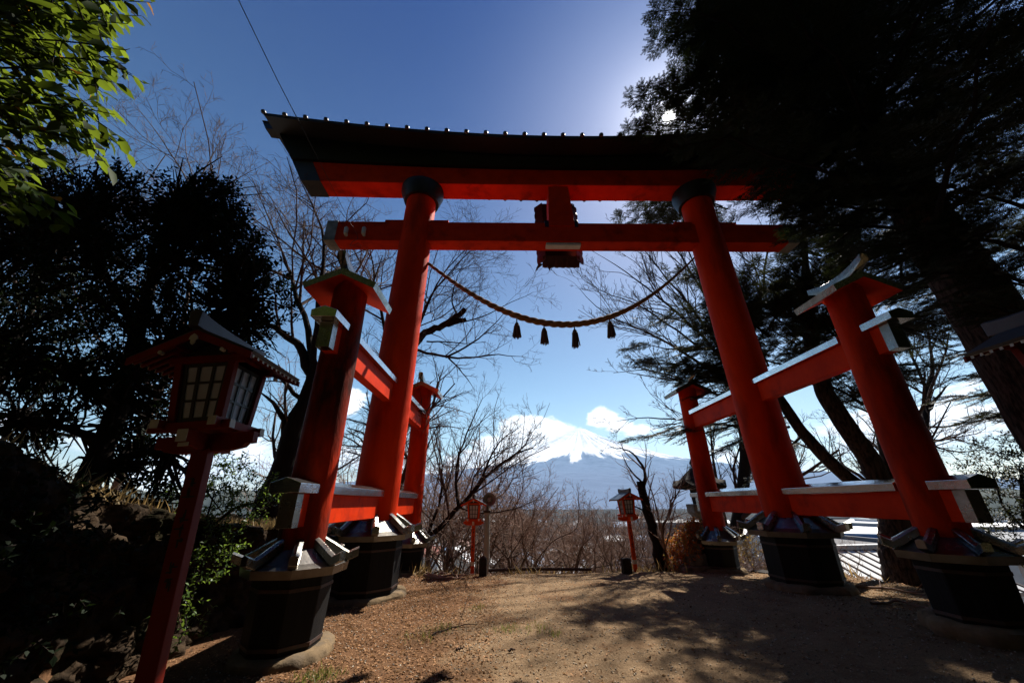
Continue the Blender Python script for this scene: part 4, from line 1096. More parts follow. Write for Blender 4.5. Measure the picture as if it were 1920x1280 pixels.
# ---- the old cherry behind the left side pillar
g0 = np.array([-6.9, 9.2, 0.5])
bare_tree('cherry_tree', g0, [
    ([(-6.9, 9.2, .3)]+PX(9.2, (500, 960), (535, 870), (568, 770), (592, 690)), .36, .17),
    (PX((9.2, 9.1, 8.9, 8.7), (540, 850), (538, 800), (518, 760), (482, 733)), .13, .05),
    (PX((9.2, 9.3, 9.4, 9.4, 9.2), (590, 715), (560, 640), (500, 605), (440, 600), (400, 612)), .15, .05),
    (PX((9.2, 9.5, 9.8, 10), (592, 700), (640, 640), (655, 560), (645, 440)), .12, .03),
    (PX((9.2, 9.5, 10, 10.5), (590, 690), (560, 560), (530, 470), (510, 420)), .10, .02),
    (PX((9.2, 9.2, 9.4, 9.6), (585, 700), (600, 560), (612, 440), (560, 330)), .09, .02),
    (PX((9.4, 9.6, 9.8), (600, 690), (690, 560), (720, 480)), .09, .03),
    (PX((9.2, 9.0, 8.8), (575, 760), (510, 690), (470, 690)), .07, .02)],
    11, 'old cherry tree with thick dark leaning trunk and bare limbs behind the left side pillar', cfg=dict(n=[2.0, 2.3, 3.2, 5.0], rmin=.004), mb=m_bark, mt=m_twigmid)

# ---- cherry whose sawn limb shows right of the left main pillar
bare_tree('cherry_tree', (-4.6, 12.0, -.8), [
    ([(-4.6, 12, -1.2)]+PX(12, (745, 980), (735, 850), (745, 720), (765, 660)), .26, .16),
    (PX(12, (765, 660), (800, 620), (835, 608), (858, 592), (870, 582)), .14, .10, 1),
    (PX(12, (838, 608), (855, 602), (872, 599)), .09, .075, 1),
    (PX(12, (858, 592), (846, 566), (850, 540), (866, 500)), .035, .015),
    (PX(12, (770, 655), (830, 668), (870, 672), (920, 664), (980, 668)), .055, .008),
    (PX(12, (835, 670), (880, 648), (920, 616), (950, 580)), .04, .008),
    (PX(12, (790, 625), (850, 605), (905, 596), (940, 575), (1000, 548)), .035, .006),
    (PX(12, (800, 640), (840, 640), (880, 645), (910, 640)), .03, .008),
    (PX(12, (750, 720), (720, 620), (700, 520), (690, 430)), .09, .02),
    (PX(12, (760, 690), (800, 560), (870, 480), (920, 440)), .05, .008),
    (PX(12, (765, 670), (820, 520), (900, 440)), .05, .008),
    (PX(12, (840, 670), (870, 700), (890, 730)), .03, .006),
    (PX(12, (745, 760), (690, 700), (660, 600)), .07, .015)],
    23, 'bare tree with a sawn-off limb behind the left main pillar', cfg=dict(n=[1.7, 2.4, 3.4, 5.0], curl=.02, up=[.1, .08, .06, .04], rmin=.0045), mb=m_bark, mt=m_twigdark)

# ---- dark slanting limb tree beside the far left plinth
bare_tree('cherry_tree', (-5.2, 11.6, -.6), [
    ([(-4.9, 11.6, -.9)]+PX(11.8, (770, 1035), (800, 1010), (866, 946), (915, 890), (960, 850), (1000, 838)), .11, .02),
    (PX(11.8, (790, 1018), (782, 930), (800, 830), (828, 790)), .06, .015),
    (PX(11.8, (860, 950), (850, 880), (880, 800), (905, 745)), .05, .01),
    (PX(11.8, (900, 905), (930, 830), (975, 800)), .04, .008),
    (PX(11.8, (800, 1010), (830, 930), (828, 860), (815, 800)), .05, .012)],
    31, 'bare tree with a long dark limb slanting right beside the far left plinth', cfg=dict(n=[2.2, 2.6, 3.6, 5.0], rmin=.004), mb=m_bark, mt=m_twigdark)

# ---- snag trunk and small tree by the tilting lantern
bare_tree('cherry_tree', (2.5, 11.0, -.2), [
    ([(2.55, 11, -.5)]+PX(11, (1240, 1060), (1225, 1000), (1208, 930), (1204, 905)), .15, .11),
    (PX(11, (1207, 912), (1212, 890), (1200, 862), (1178, 842), (1140, 838)), .05, .008),
    (PX(11, (1205, 905), (1180, 880), (1165, 850)), .03, .008),
    (PX(11, (1215, 960), (1180, 945), (1155, 952)), .025, .008)],
    41, 'broken dark trunk with one thin live branch next to the tilting red lantern', cfg=dict(n=[1.5, 2.4, 3.4, 5.0], rmin=.003, cap=8), mb=m_bark)
bare_tree('sapling', (2.75, 10.9, -.2), [
    ([(2.75, 10.9, -.4)]+PX(10.9, (1252, 1060), (1240, 1000), (1252, 965), (1262, 930)), .055, .02),
    (PX(10.9, (1241, 1000), (1228, 940), (1215, 900)), .03, .008), (PX(10.9, (1256, 950), (1285, 900), (1290, 870)), .02, .006),
    (PX(10.9, (1250, 970), (1270, 925), (1262, 880)), .02, .006)],
    43, 'slim bare sapling between the snag trunk and the orange bush', cfg=dict(n=[4, 4, 5, 5], rmin=.003, cap=9, depth=3))

# ---- fine-twigged tree behind the right main pillar, and one further right
bare_tree('zelkova_tree', (6.0, 17, -3), [
    ([(6.0, 17, -3.5)]+PX(17, (1400, 900), (1395, 760), (1380, 690)), .3, .2),
    (PX(17, (1385, 720), (1330, 640), (1240, 560), (1160, 500), (1110, 470)), .10, .01),
    (PX(17, (1385, 710), (1310, 590), (1230, 500), (1190, 440)), .10, .01),
    (PX(17, (1380, 700), (1330, 560), (1270, 470), (1220, 390)), .10, .01),
    (PX(17, (1390, 740), (1300, 670), (1210, 620), (1130, 590), (1085, 540)), .09, .01),
    (PX(17, (1390, 760), (1300, 720), (1220, 690), (1150, 700)), .08, .01),
    (PX(17, (1380, 700), (1370, 560), (1345, 450), (1330, 360)), .10, .012),
    (PX(17, (1390, 700), (1430, 560), (1440, 440), (1450, 370)), .10, .012),
    (PX(17, (1395, 800), (1300, 790), (1200, 780), (1150, 790)), .07, .01),
    (PX(17, (1310, 650), (1200, 570), (1120, 545), (1090, 520)), .06, .01)],
    57, 'finely twigged bare tree fanning out left from behind the right main pillar', cfg=dict(n=[2.0, 2.2, 2.8, 3.4], ratio=(.3, .5), rmin=.007, ang=(18, 42), cap=13), mb=m_bark, mt=m_twigdark)
bare_tree('zelkova_tree', (15, 18, -4), [
    ([(15, 18, -4.5)]+PX(18, (1720, 900), (1735, 790), (1742, 735)), .22, .14),
    (PX(18, (1738, 770), (1760, 740), (1785, 715)), .10, .05), (PX(18, (1742, 735), (1748, 690), (1740, 600)), .12, .03), (PX(18, (1742, 740), (1700, 640), (1660, 560)), .08, .02), (PX(18, (1735, 800), (1790, 800), (1850, 770)), .06, .01), (PX(18, (1730, 830), (1800, 850), (1860, 840)), .05, .01)],
    59, 'bare forked tree seen between the right front side pillar and the right edge', cfg=dict(rmin=.007, cap=9), mb=m_bark, mt=m_twigdark)
# pale tree tops above the evergreen at left
bare_tree('bare_tree', (-15, 14, -1), [
    ([(-15, 14, -1)]+PX(14, (345, 620), (370, 430), (365, 330)), .16, .012), (PX(14, (365, 360), (310, 270), (245, 185)), .04, .006),
    (PX(14, (365, 350), (400, 290), (425, 245)), .04, .006), (PX(14, (370, 400), (420, 350), (500, 305)), .04, .006), (PX(14, (365, 350), (345, 270), (350, 230)), .03, .006), (PX(14, (365, 390), (300, 340), (250, 290)), .035, .006)],
    61, 'bare tree top rising above the dark evergreen left of the gate', cfg=dict(rmin=.006, cap=8, up=[.1]*4), mt=m_twigmid)
bare_tree('bare_tree', (-19, 12, 2), [
    ([(-19, 12, 0)]+PX(12, (70, 620), (68, 420), (70, 300)), .16, .012), (PX(12, (70, 360), (120, 320), (200, 300)), .04, .006), (PX(12, (68, 330), (90, 260), (130, 250)), .04, .006), (PX(12, (70, 320), (40, 280), (10, 270)), .04, .006)],
    67, 'bare tree top behind the leafy branch at the upper left edge', cfg=dict(rmin=.006, cap=9), mt=m_twigmid)

# ---- the bare wood on the slope beyond the path
def slope_wood():
    rng = np.random.default_rng(77)
    protos = []
    for k in range(5):
        H = 4.5; limbs = [([(0, 0, -.4), (rng.normal()*.15, rng.normal()*.15, .8), (rng.normal()*.3, rng.normal()*.3, 1.6)]  , .07, .05)]
        for q in range(9):
            a = q*.7+rng.uniform(-.3, .3); sp = rng.uniform(1.0, 2.6)
            limbs.append(([limbs[0][0][1+(q % 2)], (sp*.5*math.cos(a), sp*.5*math.sin(a), 2.2+rng.uniform(-.4, .3)), (sp*.85*math.cos(a+.2), sp*.85*math.sin(a+.2), 3.0+rng.uniform(-.5, .4)), (sp*math.cos(a), sp*math.sin(a), 3.5+rng.uniform(-.9, .8))], .026, .007))
        protos.append((limbs, 100+k))
    lab = 'small bare tree in the brown winter wood below the path end'
    srcs = []
    for (limbs, sd) in protos:
        srcs.append(bare_tree('slope_tree', (0, 0, 0), limbs, sd, lab, 'bare trees on the slope', cfg=dict(n=[2.4, 3.0, 4.0, 5.2], rmin=.0042, cap=13, wig=.26, ratio=(.3, .55)), mb=m_bark2, mt=m_twig))
    spots = []
    for u, Y, s in ((865, 12.6, .80), (830, 13.6, 1.25), (905, 14.5, 1.2), (960, 13.0, .85), (1000, 12.6, .75), (1040, 14, .78), (1075, 12.5, .62), (1110, 13.5, .7), (1150, 12.8, .62), (1185, 14.5, .75),
                    (930, 16.5, 1.35), (980, 18, 1.25), (870, 17.5, 1.6), (1030, 17, 1.0), (1090, 18, 1.0), (1140, 17.5, .95), (1220, 14, .8), (1280, 15, .85), (1250, 19, 1.0), (800, 15, 1.5), (1330, 17, .9), (1420, 15, .75), (1500, 16, .8),
                    (640, 14, 1.5), (560, 16, 1.4)):
        spots.append((at(u, 1060, Y)[0], Y, s))
    for k in range(60):
        Y = 16+40*rng.random()**1.3; az = R(rng.uniform(-24, 38)); spots.append((math.tan(az)*Y-1.5, Y, rng.uniform(.75, 1.15)*(1+Y/120)))
    for k, (x, y, s) in enumerate(spots):
        o = srcs[k % 5] if k < 5 else copy_tree(srcs[k % 5])
        o.location = (x, y, float(gz(x, y))-.05); o.scale = (s, s, s*rng.uniform(.95, 1.1)); o.rotation_euler = (0, 0, rng.uniform(0, 6.28))
slope_wood()

# ---- conifers
def needle_twig(n=7, L=1.0, w=.27):
    v, f = [], []
    for i in range(n):
        x = L*(i+.3)/n
        for s in (-1, 1):
            b = len(v); l = w*(1-.35*i/n)
            v += [(x-.06, 0, 0), (x+.06, 0, .0), (x+.13, s*l, .02+.03*((i*7+s) % 3))]
            f.append((b, b+1, b+2))
    b = len(v); v += [(0, -.018, 0), (0, .018, 0), (L*1.05, 0, 0)]; f.append((b, b+1, b+2))
    return np.array(v), np.array(f)
NT_V, NT_F = needle_twig()

def pix(p):
    q = np.asarray(p)-CAM; z = np.dot(q, _f)
    return (960+F_PX*np.dot(q, _rt)/z, 640-F_PX*np.dot(q, _up)/z) if z > .2 else (-1e4, -1e4)
def clear_of_gate(q):      # the gate's right end stays in view below the boughs
    u, v = q
    if v > 640 and u < 1500: return False
    return not (u < np.interp(v, [-400, 0, 120, 200, 262, 300, 340, 400, 460, 560], [1215, 1215, 1190, 1160, 1160, 1345, 1400, 1440, 1480, 1640]))
class Fir:
    def __init__(s, seed): s.rng = np.random.default_rng(seed); s.wood = []; s.fine = []; s.P = []; s.D = []; s.Nn = []; s.L = []
    def bough(s, p0, d, L, droop=.12, wide=.34, r=.05, dens=1.0):
        rng = s.rng; d = np.asarray(d, float); d /= np.linalg.norm(d)
        q = np.linspace(0, 1, 7)
        pts = p0+d*L*q[:, None]+np.array([0, 0, -droop*L])*(q**1.8)[:, None]+rng.normal(size=(7, 3))*.02*L*q[:, None]
        s.wood.append((pts, np.linspace(r, .008, 7)))
        n = int(L/.13*dens)+3
        t = np.sort(rng.uniform(.12, 1, n)); sg = np.where(np.arange(n) % 2, 1, -1)
        P0 = np.stack([np.interp(t, q, pts[:, c]) for c in range(3)], 1)
        T = pts[-1]-pts[0]; T /= np.linalg.norm(T)
        side = np.cross(T, [0, 0, 1.0]); side /= np.linalg.norm(side)+1e-9
        up = np.cross(side, T)
        an = np.radians(rng.uniform(38, 66, n))
        D = T*np.cos(an)[:, None]+side*(sg*np.sin(an))[:, None]+up*rng.normal(0, .13, n)[:, None]-np.array([0, 0, .10])
        D /= np.linalg.norm(D, axis=1)[:, None]
        l = (wide*L*(1-t)**.8+.22)*rng.uniform(.6, 1.1, n)
        e = P0+D*l[:, None]; mid = (P0+e)/2+np.array([0, 0, .02])
        for a, b, c in zip(P0, mid, e): s.fine.append((np.array([a, b, c]), np.array([.009, .006, .003])))
        for i in range(n):
            m = max(3, int(l[i]/.075))
            u = np.linspace(.12, 1, m)
            pp = P0[i]+D[i]*(l[i]*u)[:, None]
            sd = np.cross(D[i], up); sd /= np.linalg.norm(sd)+1e-9
            for g in (-1, 1):
                a2 = np.radians(rng.uniform(30, 55, m))
                dd = D[i]*np.cos(a2)[:, None]+sd*(g*np.sin(a2))[:, None]+up*rng.normal(0, .15, m)[:, None]
                s.P.append(pp); s.D.append(dd); s.Nn.append(np.broadcast_to(up, dd.shape)+rng.normal(0, .3, dd.shape)); s.L.append(rng.uniform(.14, .25, m)*(1.1-.4*u))
            s.P.append(e[i][None]); s.D.append(D[i][None]); s.Nn.append(up[None]); s.L.append(np.array([.17]))
    def clipped(s, p0, d, L, ok, *a, **k):
        d = np.asarray(d, float)/np.linalg.norm(d)
        while L > .8 and not all(ok(pix(p0+d*L*t+np.array([0, 0, -.1*L*t*t])+o)) for t in (.5, .75, 1) for o in ((0, 0, 0), (.5, .3, 0), (-.5, -.3, 0))): L *= .88
        if L > .8: s.bough(p0, d, L, *a, **k)
    def build(s, name, loc, label, trunk_paths, matn, group=None):
        loc = np.asarray(loc, float)
        T = empty(name, tuple(loc), label, 'tree', group)
        Vs, Fs, off = [], [], 0
        for p, r in trunk_paths:                      # furrowed trunks
            k, n = 90, 40
            V, Fq = tubes_np([(resample(np.asarray(p)-loc, k), np.interp(np.linspace(0, 1, k), np.linspace(0, 1, len(r)), r))], n)
            ctr = V.reshape(k, n, 3).mean(1, keepdims=True); W = V.reshape(k, n, 3)-ctr
            a = np.arange(n)/n; h = np.arange(k)[:, None]/k
            f = 1+.16*(np.abs(fbm(a[None]*n*.45+h*0, h*k*.16+a[None]*0, 4, 3)-.47))*2-.1+.10*(fbm(a[None]*4+h*0, h*6+a[None]*0, 3, 8)-.5)
            Vs.append((ctr+W*f[..., None]).reshape(-1, 3)); Fs.append(Fq+off); off += len(V)
        np_mesh('trunk', np.concatenate(Vs), [(np.concatenate(Fs), 0)], m_bark3, T, smooth=True)
        V1, F1 = tubes_np([(p-loc, r) for p, r in s.wood], 7); V2, F2 = tubes_np([(p-loc, r) for p, r in s.fine], 3)
        np_mesh('branches', np.concatenate([V1, V2]), [(np.concatenate([F1, F2+len(V1)]), 0)], m_bark, T, smooth=True)
        P = np.concatenate(s.P)-loc; D = np.concatenate(s.D); Nn = np.concatenate(s.Nn); L = np.concatenate(s.L)
        W_ = P+loc-CAM; zc = W_@_f
        du = F_PX*(W_@_rt)/zc-297; dv = 422-F_PX*(W_@_up)/zc
        keep = ~((zc > 0) & (np.hypot(du, dv) < 14))          # the chink in the sprays through which the sun shines
        P, D, Nn, L = P[keep], D[keep], Nn[keep], L[keep]
        M = frames(D, Nn)*L[:, None, None]
        V, Fq = instance(NT_V, NT_F, M, P)
        np_mesh('crown', V, [(Fq, 0)], matn, T)
        print(name, len(P), 'twigs')
        return T

# big fir at the right: trunk beside the right lantern, boughs over the gate's right end
fa = Fir(5)
TA = [(7.7, 5.9, -.6), (7.45, 5.85, 1.5), (7.25, 5.8, 4.2), (7.1, 5.8, 6.6), (7.3, 6.0, 9.5), (7.5, 6.2, 13), (7.5, 6.2, 19)]
def trunkA(z): return np.array([np.interp(z, [p[2] for p in TA], [p[c] for p in TA]) for c in range(3)])
rg = np.random.default_rng(9)
for k in range(64):
    z = 6.2+11.0*(k/64)**1.1
    az = R(90+ (k*137.5) % 360)
    d = np.array([math.cos(az), math.sin(az), rg.uniform(-.02, .22)])
    left = max(0, -d[0])
    L = (3.2+2.6*left)*np.interp(z, [6, 9, 14, 18], [.8, 1.0, .95, .5])*rg.uniform(.85, 1.08)
    if d[1] < -.2: L *= 1.25  # boughs towards the viewpoint lengthened, unseen, to block more sky light
    fa.clipped(trunkA(z), d, L, clear_of_gate, rg.uniform(.05, .2), rg.uniform(.3, .4), .06)
# named boughs: the tips round the sun and over the lintel
for (u0, v0), (u1, v1), Y, w in (((1560, 170), (1170, 172), 6.0, .2), ((1560, 235), (1168, 240), 6.4, .13), ((1600, 110), (1215, 70), 6.0, .3), ((1640, 60), (1220, 5), 6.0, .32), 
                          ((1640, 380), (1420, 345), 6.2, .22), ((1700, 430), (1470, 410), 6.1, .3), ((1720, 400), (1420, 370), 5.7, .34), ((1600, 220), (1320, 185), 5.7, .3), ((1640, 150), (1290, 120), 5.5, .36),
                          ((1680, 300), (1420, 262), 5.4, .26), ((1600, 20), (1260, -30), 5.8, .36), ((1740, 470), (1560, 470), 6.4, .3), ((1660, 90), (1330, 40), 5.3, .36), ((1780, 240), (1500, 200), 5.3, .36), ((1800, 120), (1520, 80), 5.3, .36), ((1790, 350), (1560, 330), 5.4, .36), ((1850, 470), (1620, 440), 5.0, .34), ((1900, 520), (1690, 500), 5.0, .34), ((1930, 470), (1740, 420), 4.8, .36), ((1950, 600), (1800, 560), 4.8, .3), ((1960, 400), (1760, 340), 4.8, .36), ((1960, 540), (1840, 500), 4.6, .34), ((1900, 600), (1720, 580), 6.6, .3), ((1880, 560), (1660, 530), 6.8, .3)):
    a, b = at(u0, v0, Y+.2), at(u1, v1, Y); fa.bough(a, b-a, np.linalg.norm(b-a), .03, w, .045, 1.7)
    if u1 < 1300 and v1 < 200:
        o = np.array([rg.uniform(.1, .5), rg.uniform(-.4, .4), rg.uniform(.1, .4)]); fa.bough(a+o, b-a, np.linalg.norm(b-a)*.9, .05, w*.9, .035, 1.5)
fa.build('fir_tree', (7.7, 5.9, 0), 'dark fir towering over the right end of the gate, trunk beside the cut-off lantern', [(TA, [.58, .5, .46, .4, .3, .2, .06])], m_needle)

def clear_of_b(q): return not (q[0] < np.interp(q[1], [350, 400, 450, 520, 600, 640, 700, 720, 760, 800, 860, 900], [1160, 1160, 1300, 1240, 1200, 1165, 1190, 1240, 1250, 1160, 1280, 1400]))
# the spreading conifer behind the right side pillars
fb = Fir(6)
YB_ = 10.6
base = at(1692, 1078, 9.9)
TB = [[tuple(base+np.array([.1, 0, -.5])), tuple(at(1688, 1040, 9.9)), tuple(at(1676, 960, 9.9)), tuple(at(1650, 900, 9.9))],
      [tuple(at(1668, 940, 9.9)), tuple(at(1630, 860, 9.9)), tuple(at(1595, 810, 9.8)), tuple(at(1545, 735, 9.8)), tuple(at(1520, 640, 9.9)), tuple(at(1510, 500, 10.1)), tuple(at(1505, 330, 10.4))],
      [tuple(at(1672, 945, 10.)), tuple(at(1600, 905, 10.2)), tuple(at(1550, 860, 10.3)), tuple(at(1500, 805, 10.4)), tuple(at(1460, 745, 10.4)), tuple(at(1400, 650, 10.4)), tuple(at(1365, 540, 10.5)), tuple(at(1340, 420, 10.6))],
      [tuple(at(1680, 960, 9.9)), tuple(at(1668, 860, 9.9)), tuple(at(1640, 740, 9.9)), tuple(at(1620, 600, 10.)), tuple(at(1610, 430, 10.2))]]
RB = [[.5, .42, .34, .3], [.27, .24, .21, .17, .09, .05, .03], [.2, .17, .15, .13, .1, .07, .05, .03], [.2, .17, .12, .08, .04]]
for (u0, v0), (u1, v1), Y, w in (((1420, 660), (1165, 640), 10.5, .3), ((1400, 600), (1200, 590), 10.6, .3), ((1440, 700), (1180, 668), 10.2, .3), ((1420, 640), (1260, 560), 10.4, .34), ((1380, 540), (1240, 500), 10.5, .3),
                          ((1360, 430), (1150, 400), 10.8, .34), ((1350, 400), (1180, 375), 11, .34), ((1520, 640), (1400, 560), 10.2, .34), ((1520, 560), (1390, 500), 10, .34), ((1560, 700), (1440, 640), 9.6, .34), ((1580, 640), (1480, 560), 9.6, .34),
                          ((1470, 760), (1250, 815), 10.6, .22), ((1480, 800), (1160, 800), 10.7, .22), ((1480, 780), (1300, 860), 10.8, .2), ((1500, 820), (1400, 900), 10.6, .2), ((1440, 720), (1230, 700), 10.2, .3), ((1450, 740), (1300, 740), 10.3, .3),
                          ((1600, 560), (1500, 470), 9.8, .36), ((1620, 500), (1560, 420), 10, .36), ((1640, 640), (1760, 560), 9.6, .34), ((1640, 600), (1780, 640), 9.4, .34), ((1650, 560), (1800, 500), 9.6, .36), ((1640, 700), (1740, 700), 9.2, .3),
                          ((1620, 480), (1740, 420), 10, .36), ((1540, 480), (1430, 430), 10, .36), ((1560, 600), (1660, 520), 10.4, .36), ((1500, 700), (1600, 640), 10.4, .3), ((1640, 760), (1560, 700), 9.4, .3),
                          ((1400, 620), (1320, 480), 10.6, .36), ((1470, 560), (1360, 600), 10.8, .34), ((1510, 520), (1440, 590), 10.7, .34), ((1620, 560), (1560, 500), 10.7, .34), ((1560, 440), (1650, 380), 10.5, .36), ((1420, 700), (1340, 640), 10.9, .34), ((1490, 650), (1560, 600), 10.9, .34)):
    a, b = at(u0, v0, Y+.2), at(u1, v1, Y); fb.bough(a, b-a, np.linalg.norm(b-a), .04, w, .04, 1.0)
    for _ in range(5 if u1 > 1420 or v1 < 720 else 1):
        o = rg.normal(size=3)*np.array([.3, .6, .28]); b2 = b+o+rg.normal(size=3)*.3; a2 = a+o*.5
        if clear_of_b(pix(b2)): fb.bough(a2, b2-a2, np.linalg.norm(b2-a2)*rg.uniform(.6, .95), .06, w, .03, 1.0)
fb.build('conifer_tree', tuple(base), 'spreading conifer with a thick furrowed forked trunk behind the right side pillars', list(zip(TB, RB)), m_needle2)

# a second fir whose boughs enter from the right edge
fc = Fir(8)
TC = [(13.2, 9.5, -2), (13.2, 9.5, 4), (13.2, 9.5, 14)]
for (u0, v0), (u1, v1), Y, w in (((1980, 660), (1700, 640), 8.8, .26), ((1990, 720), (1720, 740), 9, .26), ((1990, 760), (1780, 780), 9, .3), ((1990, 700), (1800, 690), 8.6, .3), ((2000, 800), (1830, 760), 9, .3), ((1990, 640), (1740, 580), 9, .3), ((1990, 560), (1780, 480), 9, .3), ((1990, 480), (1800, 380), 9, .34), ((1990, 380), (1800, 260), 9, .34), ((1990, 260), (1820, 140), 9, .36), ((1990, 120), (1830, 30), 9, .36), ((2000, 840), (1900, 800), 9.4, .3),
                          ((1990, 330), (1860, 300), 8.4, .36), ((1990, 200), (1860, 180), 8.4, .36), ((1990, 60), (1850, 60), 8.4, .36), ((1990, 430), (1850, 420), 8.4, .36)):
    a, b = at(u0, v0, Y+.2), at(u1, v1, Y); fc.bough(a, b-a, np.linalg.norm(b-a), .06, w, .05, .9)
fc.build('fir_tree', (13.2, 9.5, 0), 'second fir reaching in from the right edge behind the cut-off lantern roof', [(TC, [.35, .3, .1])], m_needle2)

# ---- broad-leaved evergreens
def leaf_shape(l, w, fold=.12, tip=1.0):
    v = np.array([(0, 0, 0), (.3*l, w*.46, fold*w), (.68*l, w*.40, fold*w-.03*l), (l, 0, -.10*l*tip), (.68*l, -w*.40, fold*w-.03*l), (.3*l, -w*.46, fold*w), (.5*l, 0, -.01*l)])
    f = np.array([(0, 6, 1), (1, 6, 2), (2, 6, 3), (3, 6, 4), (4, 6, 5), (5, 6, 0)])
    return v, f
def rhomb(l, w):
    return np.array([(0, 0, 0), (.45*l, w*.5, .12*w), (l, 0, -.06*l), (.45*l, -w*.5, .12*w)]), np.array([(0, 1, 2, 3)])

def shoots(rng, centers, radii, counts, up=.5, length=.26, nleaf=12, squash=.8):
    """upright little shoots spread through ellipsoid clumps: stem paths and leaf placements"""
    P, D, stems = [], [], []
    for c, r, n in zip(centers, radii, counts):
        q = rng.normal(size=(n, 3)); q /= np.linalg.norm(q, axis=1)[:, None]
        rad = r*rng.uniform(.25, 1, n)**.6
        b = np.asarray(c)+q*rad[:, None]*np.array([1, 1, squash])
        d = q*.7+rng.normal(size=(n, 3))*.45+np.array([0, 0, up]); d /= np.linalg.norm(d, axis=1)[:, None]
        L = length*rng.uniform(.5, 1.25, n)
        for i in range(n):
            m = max(4, int(nleaf*L[i]/length)); t = np.linspace(.12, 1, m)
            pp = b[i]+d[i]*(L[i]*t)[:, None]
            a = np.arange(m)*2.4+rng.uniform(0, 6.28)
            u = np.cross(d[i], [0.3, .2, 1]); u /= np.linalg.norm(u)+1e-9; w = np.cross(d[i], u)
            out = u*np.cos(a)[:, None]+w*np.sin(a)[:, None]+d[i]*rng.uniform(.35, .9, m)[:, None]
            P.append(pp); D.append(out); stems.append((np.array([b[i], b[i]+d[i]*L[i]*.5, b[i]+d[i]*L[i]]), np.array([.005, .004, .002])))
    return np.concatenate(P), np.concatenate(D), stems

def leafy(name, loc, label, cat, limbs, clumps, counts, leaf, matl, seed, up=.5, length=.26, nleaf=12, matb=None, group=None, size=(.75, 1.2)):
    rng = np.random.default_rng(seed); loc = np.asarray(loc, float)
    T = empty(name, tuple(loc), label, cat, group)
    V, Fq = tubes_np([(resample(np.asarray(p, float)-loc, 12), np.linspace(r0, r1, 12)) for p, r0, r1 in limbs], 10)
    np_mesh('trunk', V, [(Fq, 0)], matb or m_bark, T, smooth=True)
    C_ = [np.asarray(c)-loc for c, r in clumps]; Rd = [r for c, r in clumps]
    P, D, st = shoots(rng, C_, Rd, counts, up, length, nleaf)
    # twigs that join the clumps to the nearest limb point
    nodes = np.concatenate([resample(np.asarray(p, float)-loc, 12)[3:] for p, _, _ in limbs])
    for c in C_:
        k = nodes[((nodes-c)**2).sum(1).argmin()]; rr_ = limbs[0][1]
        for _ in range(5):
            e = c+rng.normal(size=3)*min(.25, rr_*3); st.append((np.array([k, (k+e)/2+rng.normal(size=3)*.06, e]), np.array([.15, .1, .04])*min(rr_, .15)))
    V, Fq = tubes_np(st, 4)
    np_mesh('twigs', V, [(Fq, 0)], matb or m_bark, T)
    sc = rng.uniform(*size, len(P))
    M = frames(D, np.array([0, 0, 1.0])+rng.normal(size=D.shape)*.5)*sc[:, None, None]
    V, Fq = instance(leaf[0], leaf[1], M, P)
    np_mesh('crown', V, [(Fq, 0)], matl, T)
    print(name, len(P), 'leaves')
    return T

# dark evergreen in front of the left bank
Yh = 5.3
cl = []
for u, v, r, Y in ((120, 430, 95, 5.4), (250, 415, 80, 5.2), (370, 425, 78, 5.2), (440, 440, 65, 5.2), (50, 500, 110, 5.6), (190, 500, 125, 5.0), (340, 520, 115, 5.2), (450, 530, 75, 5.2), (90, 630, 110, 5.2), (240, 630, 100, 4.9), (380, 610, 85, 5.2),
                (485, 590, 50, 5.2), (50, 730, 85, 5.2), (170, 730, 80, 5.0), (420, 665, 65, 5.6), (150, 375, 50, 5.4), (330, 385, 48, 5.3), (425, 400, 45, 5.3), (20, 400, 85, 5.6), (250, 800, 70, 5.2), (310, 850, 70, 5.4), (60, 790, 50, 5.2), (-60, 560, 120, 5.4), (-60, 720, 100, 5.4), (300, 720, 70, 5.6), (220, 880, 60, 5.2), (300, 930, 60, 5.4), (480, 500, 50, 5.2), (410, 350, 20, 5.2), (255, 345, 30, 5.2)):
    p = at(u, v, Y); zc = np.dot(p-CAM, _f); cl.append((p, r*zc/F_PX))
    for _ in range(2):                       # loose outliers break up the crown's edge
        a_ = rg.uniform(0, 6.28); q_ = at(u+r*.95*math.cos(a_), v+r*.95*math.sin(a_), Y+rg.uniform(-.3, .3))
        if v < 800 and u < 520: cl.append((q_, r*zc/F_PX*rg.uniform(.2, .38)))
sub = []                                   # break every clump into smaller uneven ones
for c_, r_ in cl:
    k_ = 7 if r_ > .35 else 2
    for _ in range(k_):
        o_ = rg.normal(size=3); o_ *= r_*rg.uniform(.3, .85)/np.linalg.norm(o_); sub.append((c_+o_, r_*rg.uniform(.3, .52)))
cl = sub
cnt = [max(6, int(235*r*r)) for _, r in cl]
hl = [(PX((4.6, 4.7, 4.8, 4.9, 5.0), (40, 1190), (110, 1010), (190, 850), (240, 720), (262, 600)), .15, .09), (PX((5, 5, 5.1), (262, 600), (300, 480), (330, 380)), .085, .03), (PX((5, 5, 5.1), (258, 620), (200, 520), (130, 420)), .07, .03),
      (PX((4.9, 4.9, 5), (200, 830), (120, 800), (40, 780)), .06, .02), (PX((5, 5.1, 5.2), (250, 680), (340, 620), (450, 560)), .06, .02), (PX((4.8, 4.9, 5), (160, 900), (240, 850), (320, 850)), .05, .02), (PX((4.9, 5, 5), (225, 760), (100, 690), (0, 640)), .06, .02)]
leafy('evergreen_tree', hl[0][0][0], 'dense dark evergreen tree with a slanting trunk behind the left foreground lantern', 'tree', hl, cl, cnt, rhomb(.085, .044), m_holly, 21, nleaf=11, up=.85, length=.3)

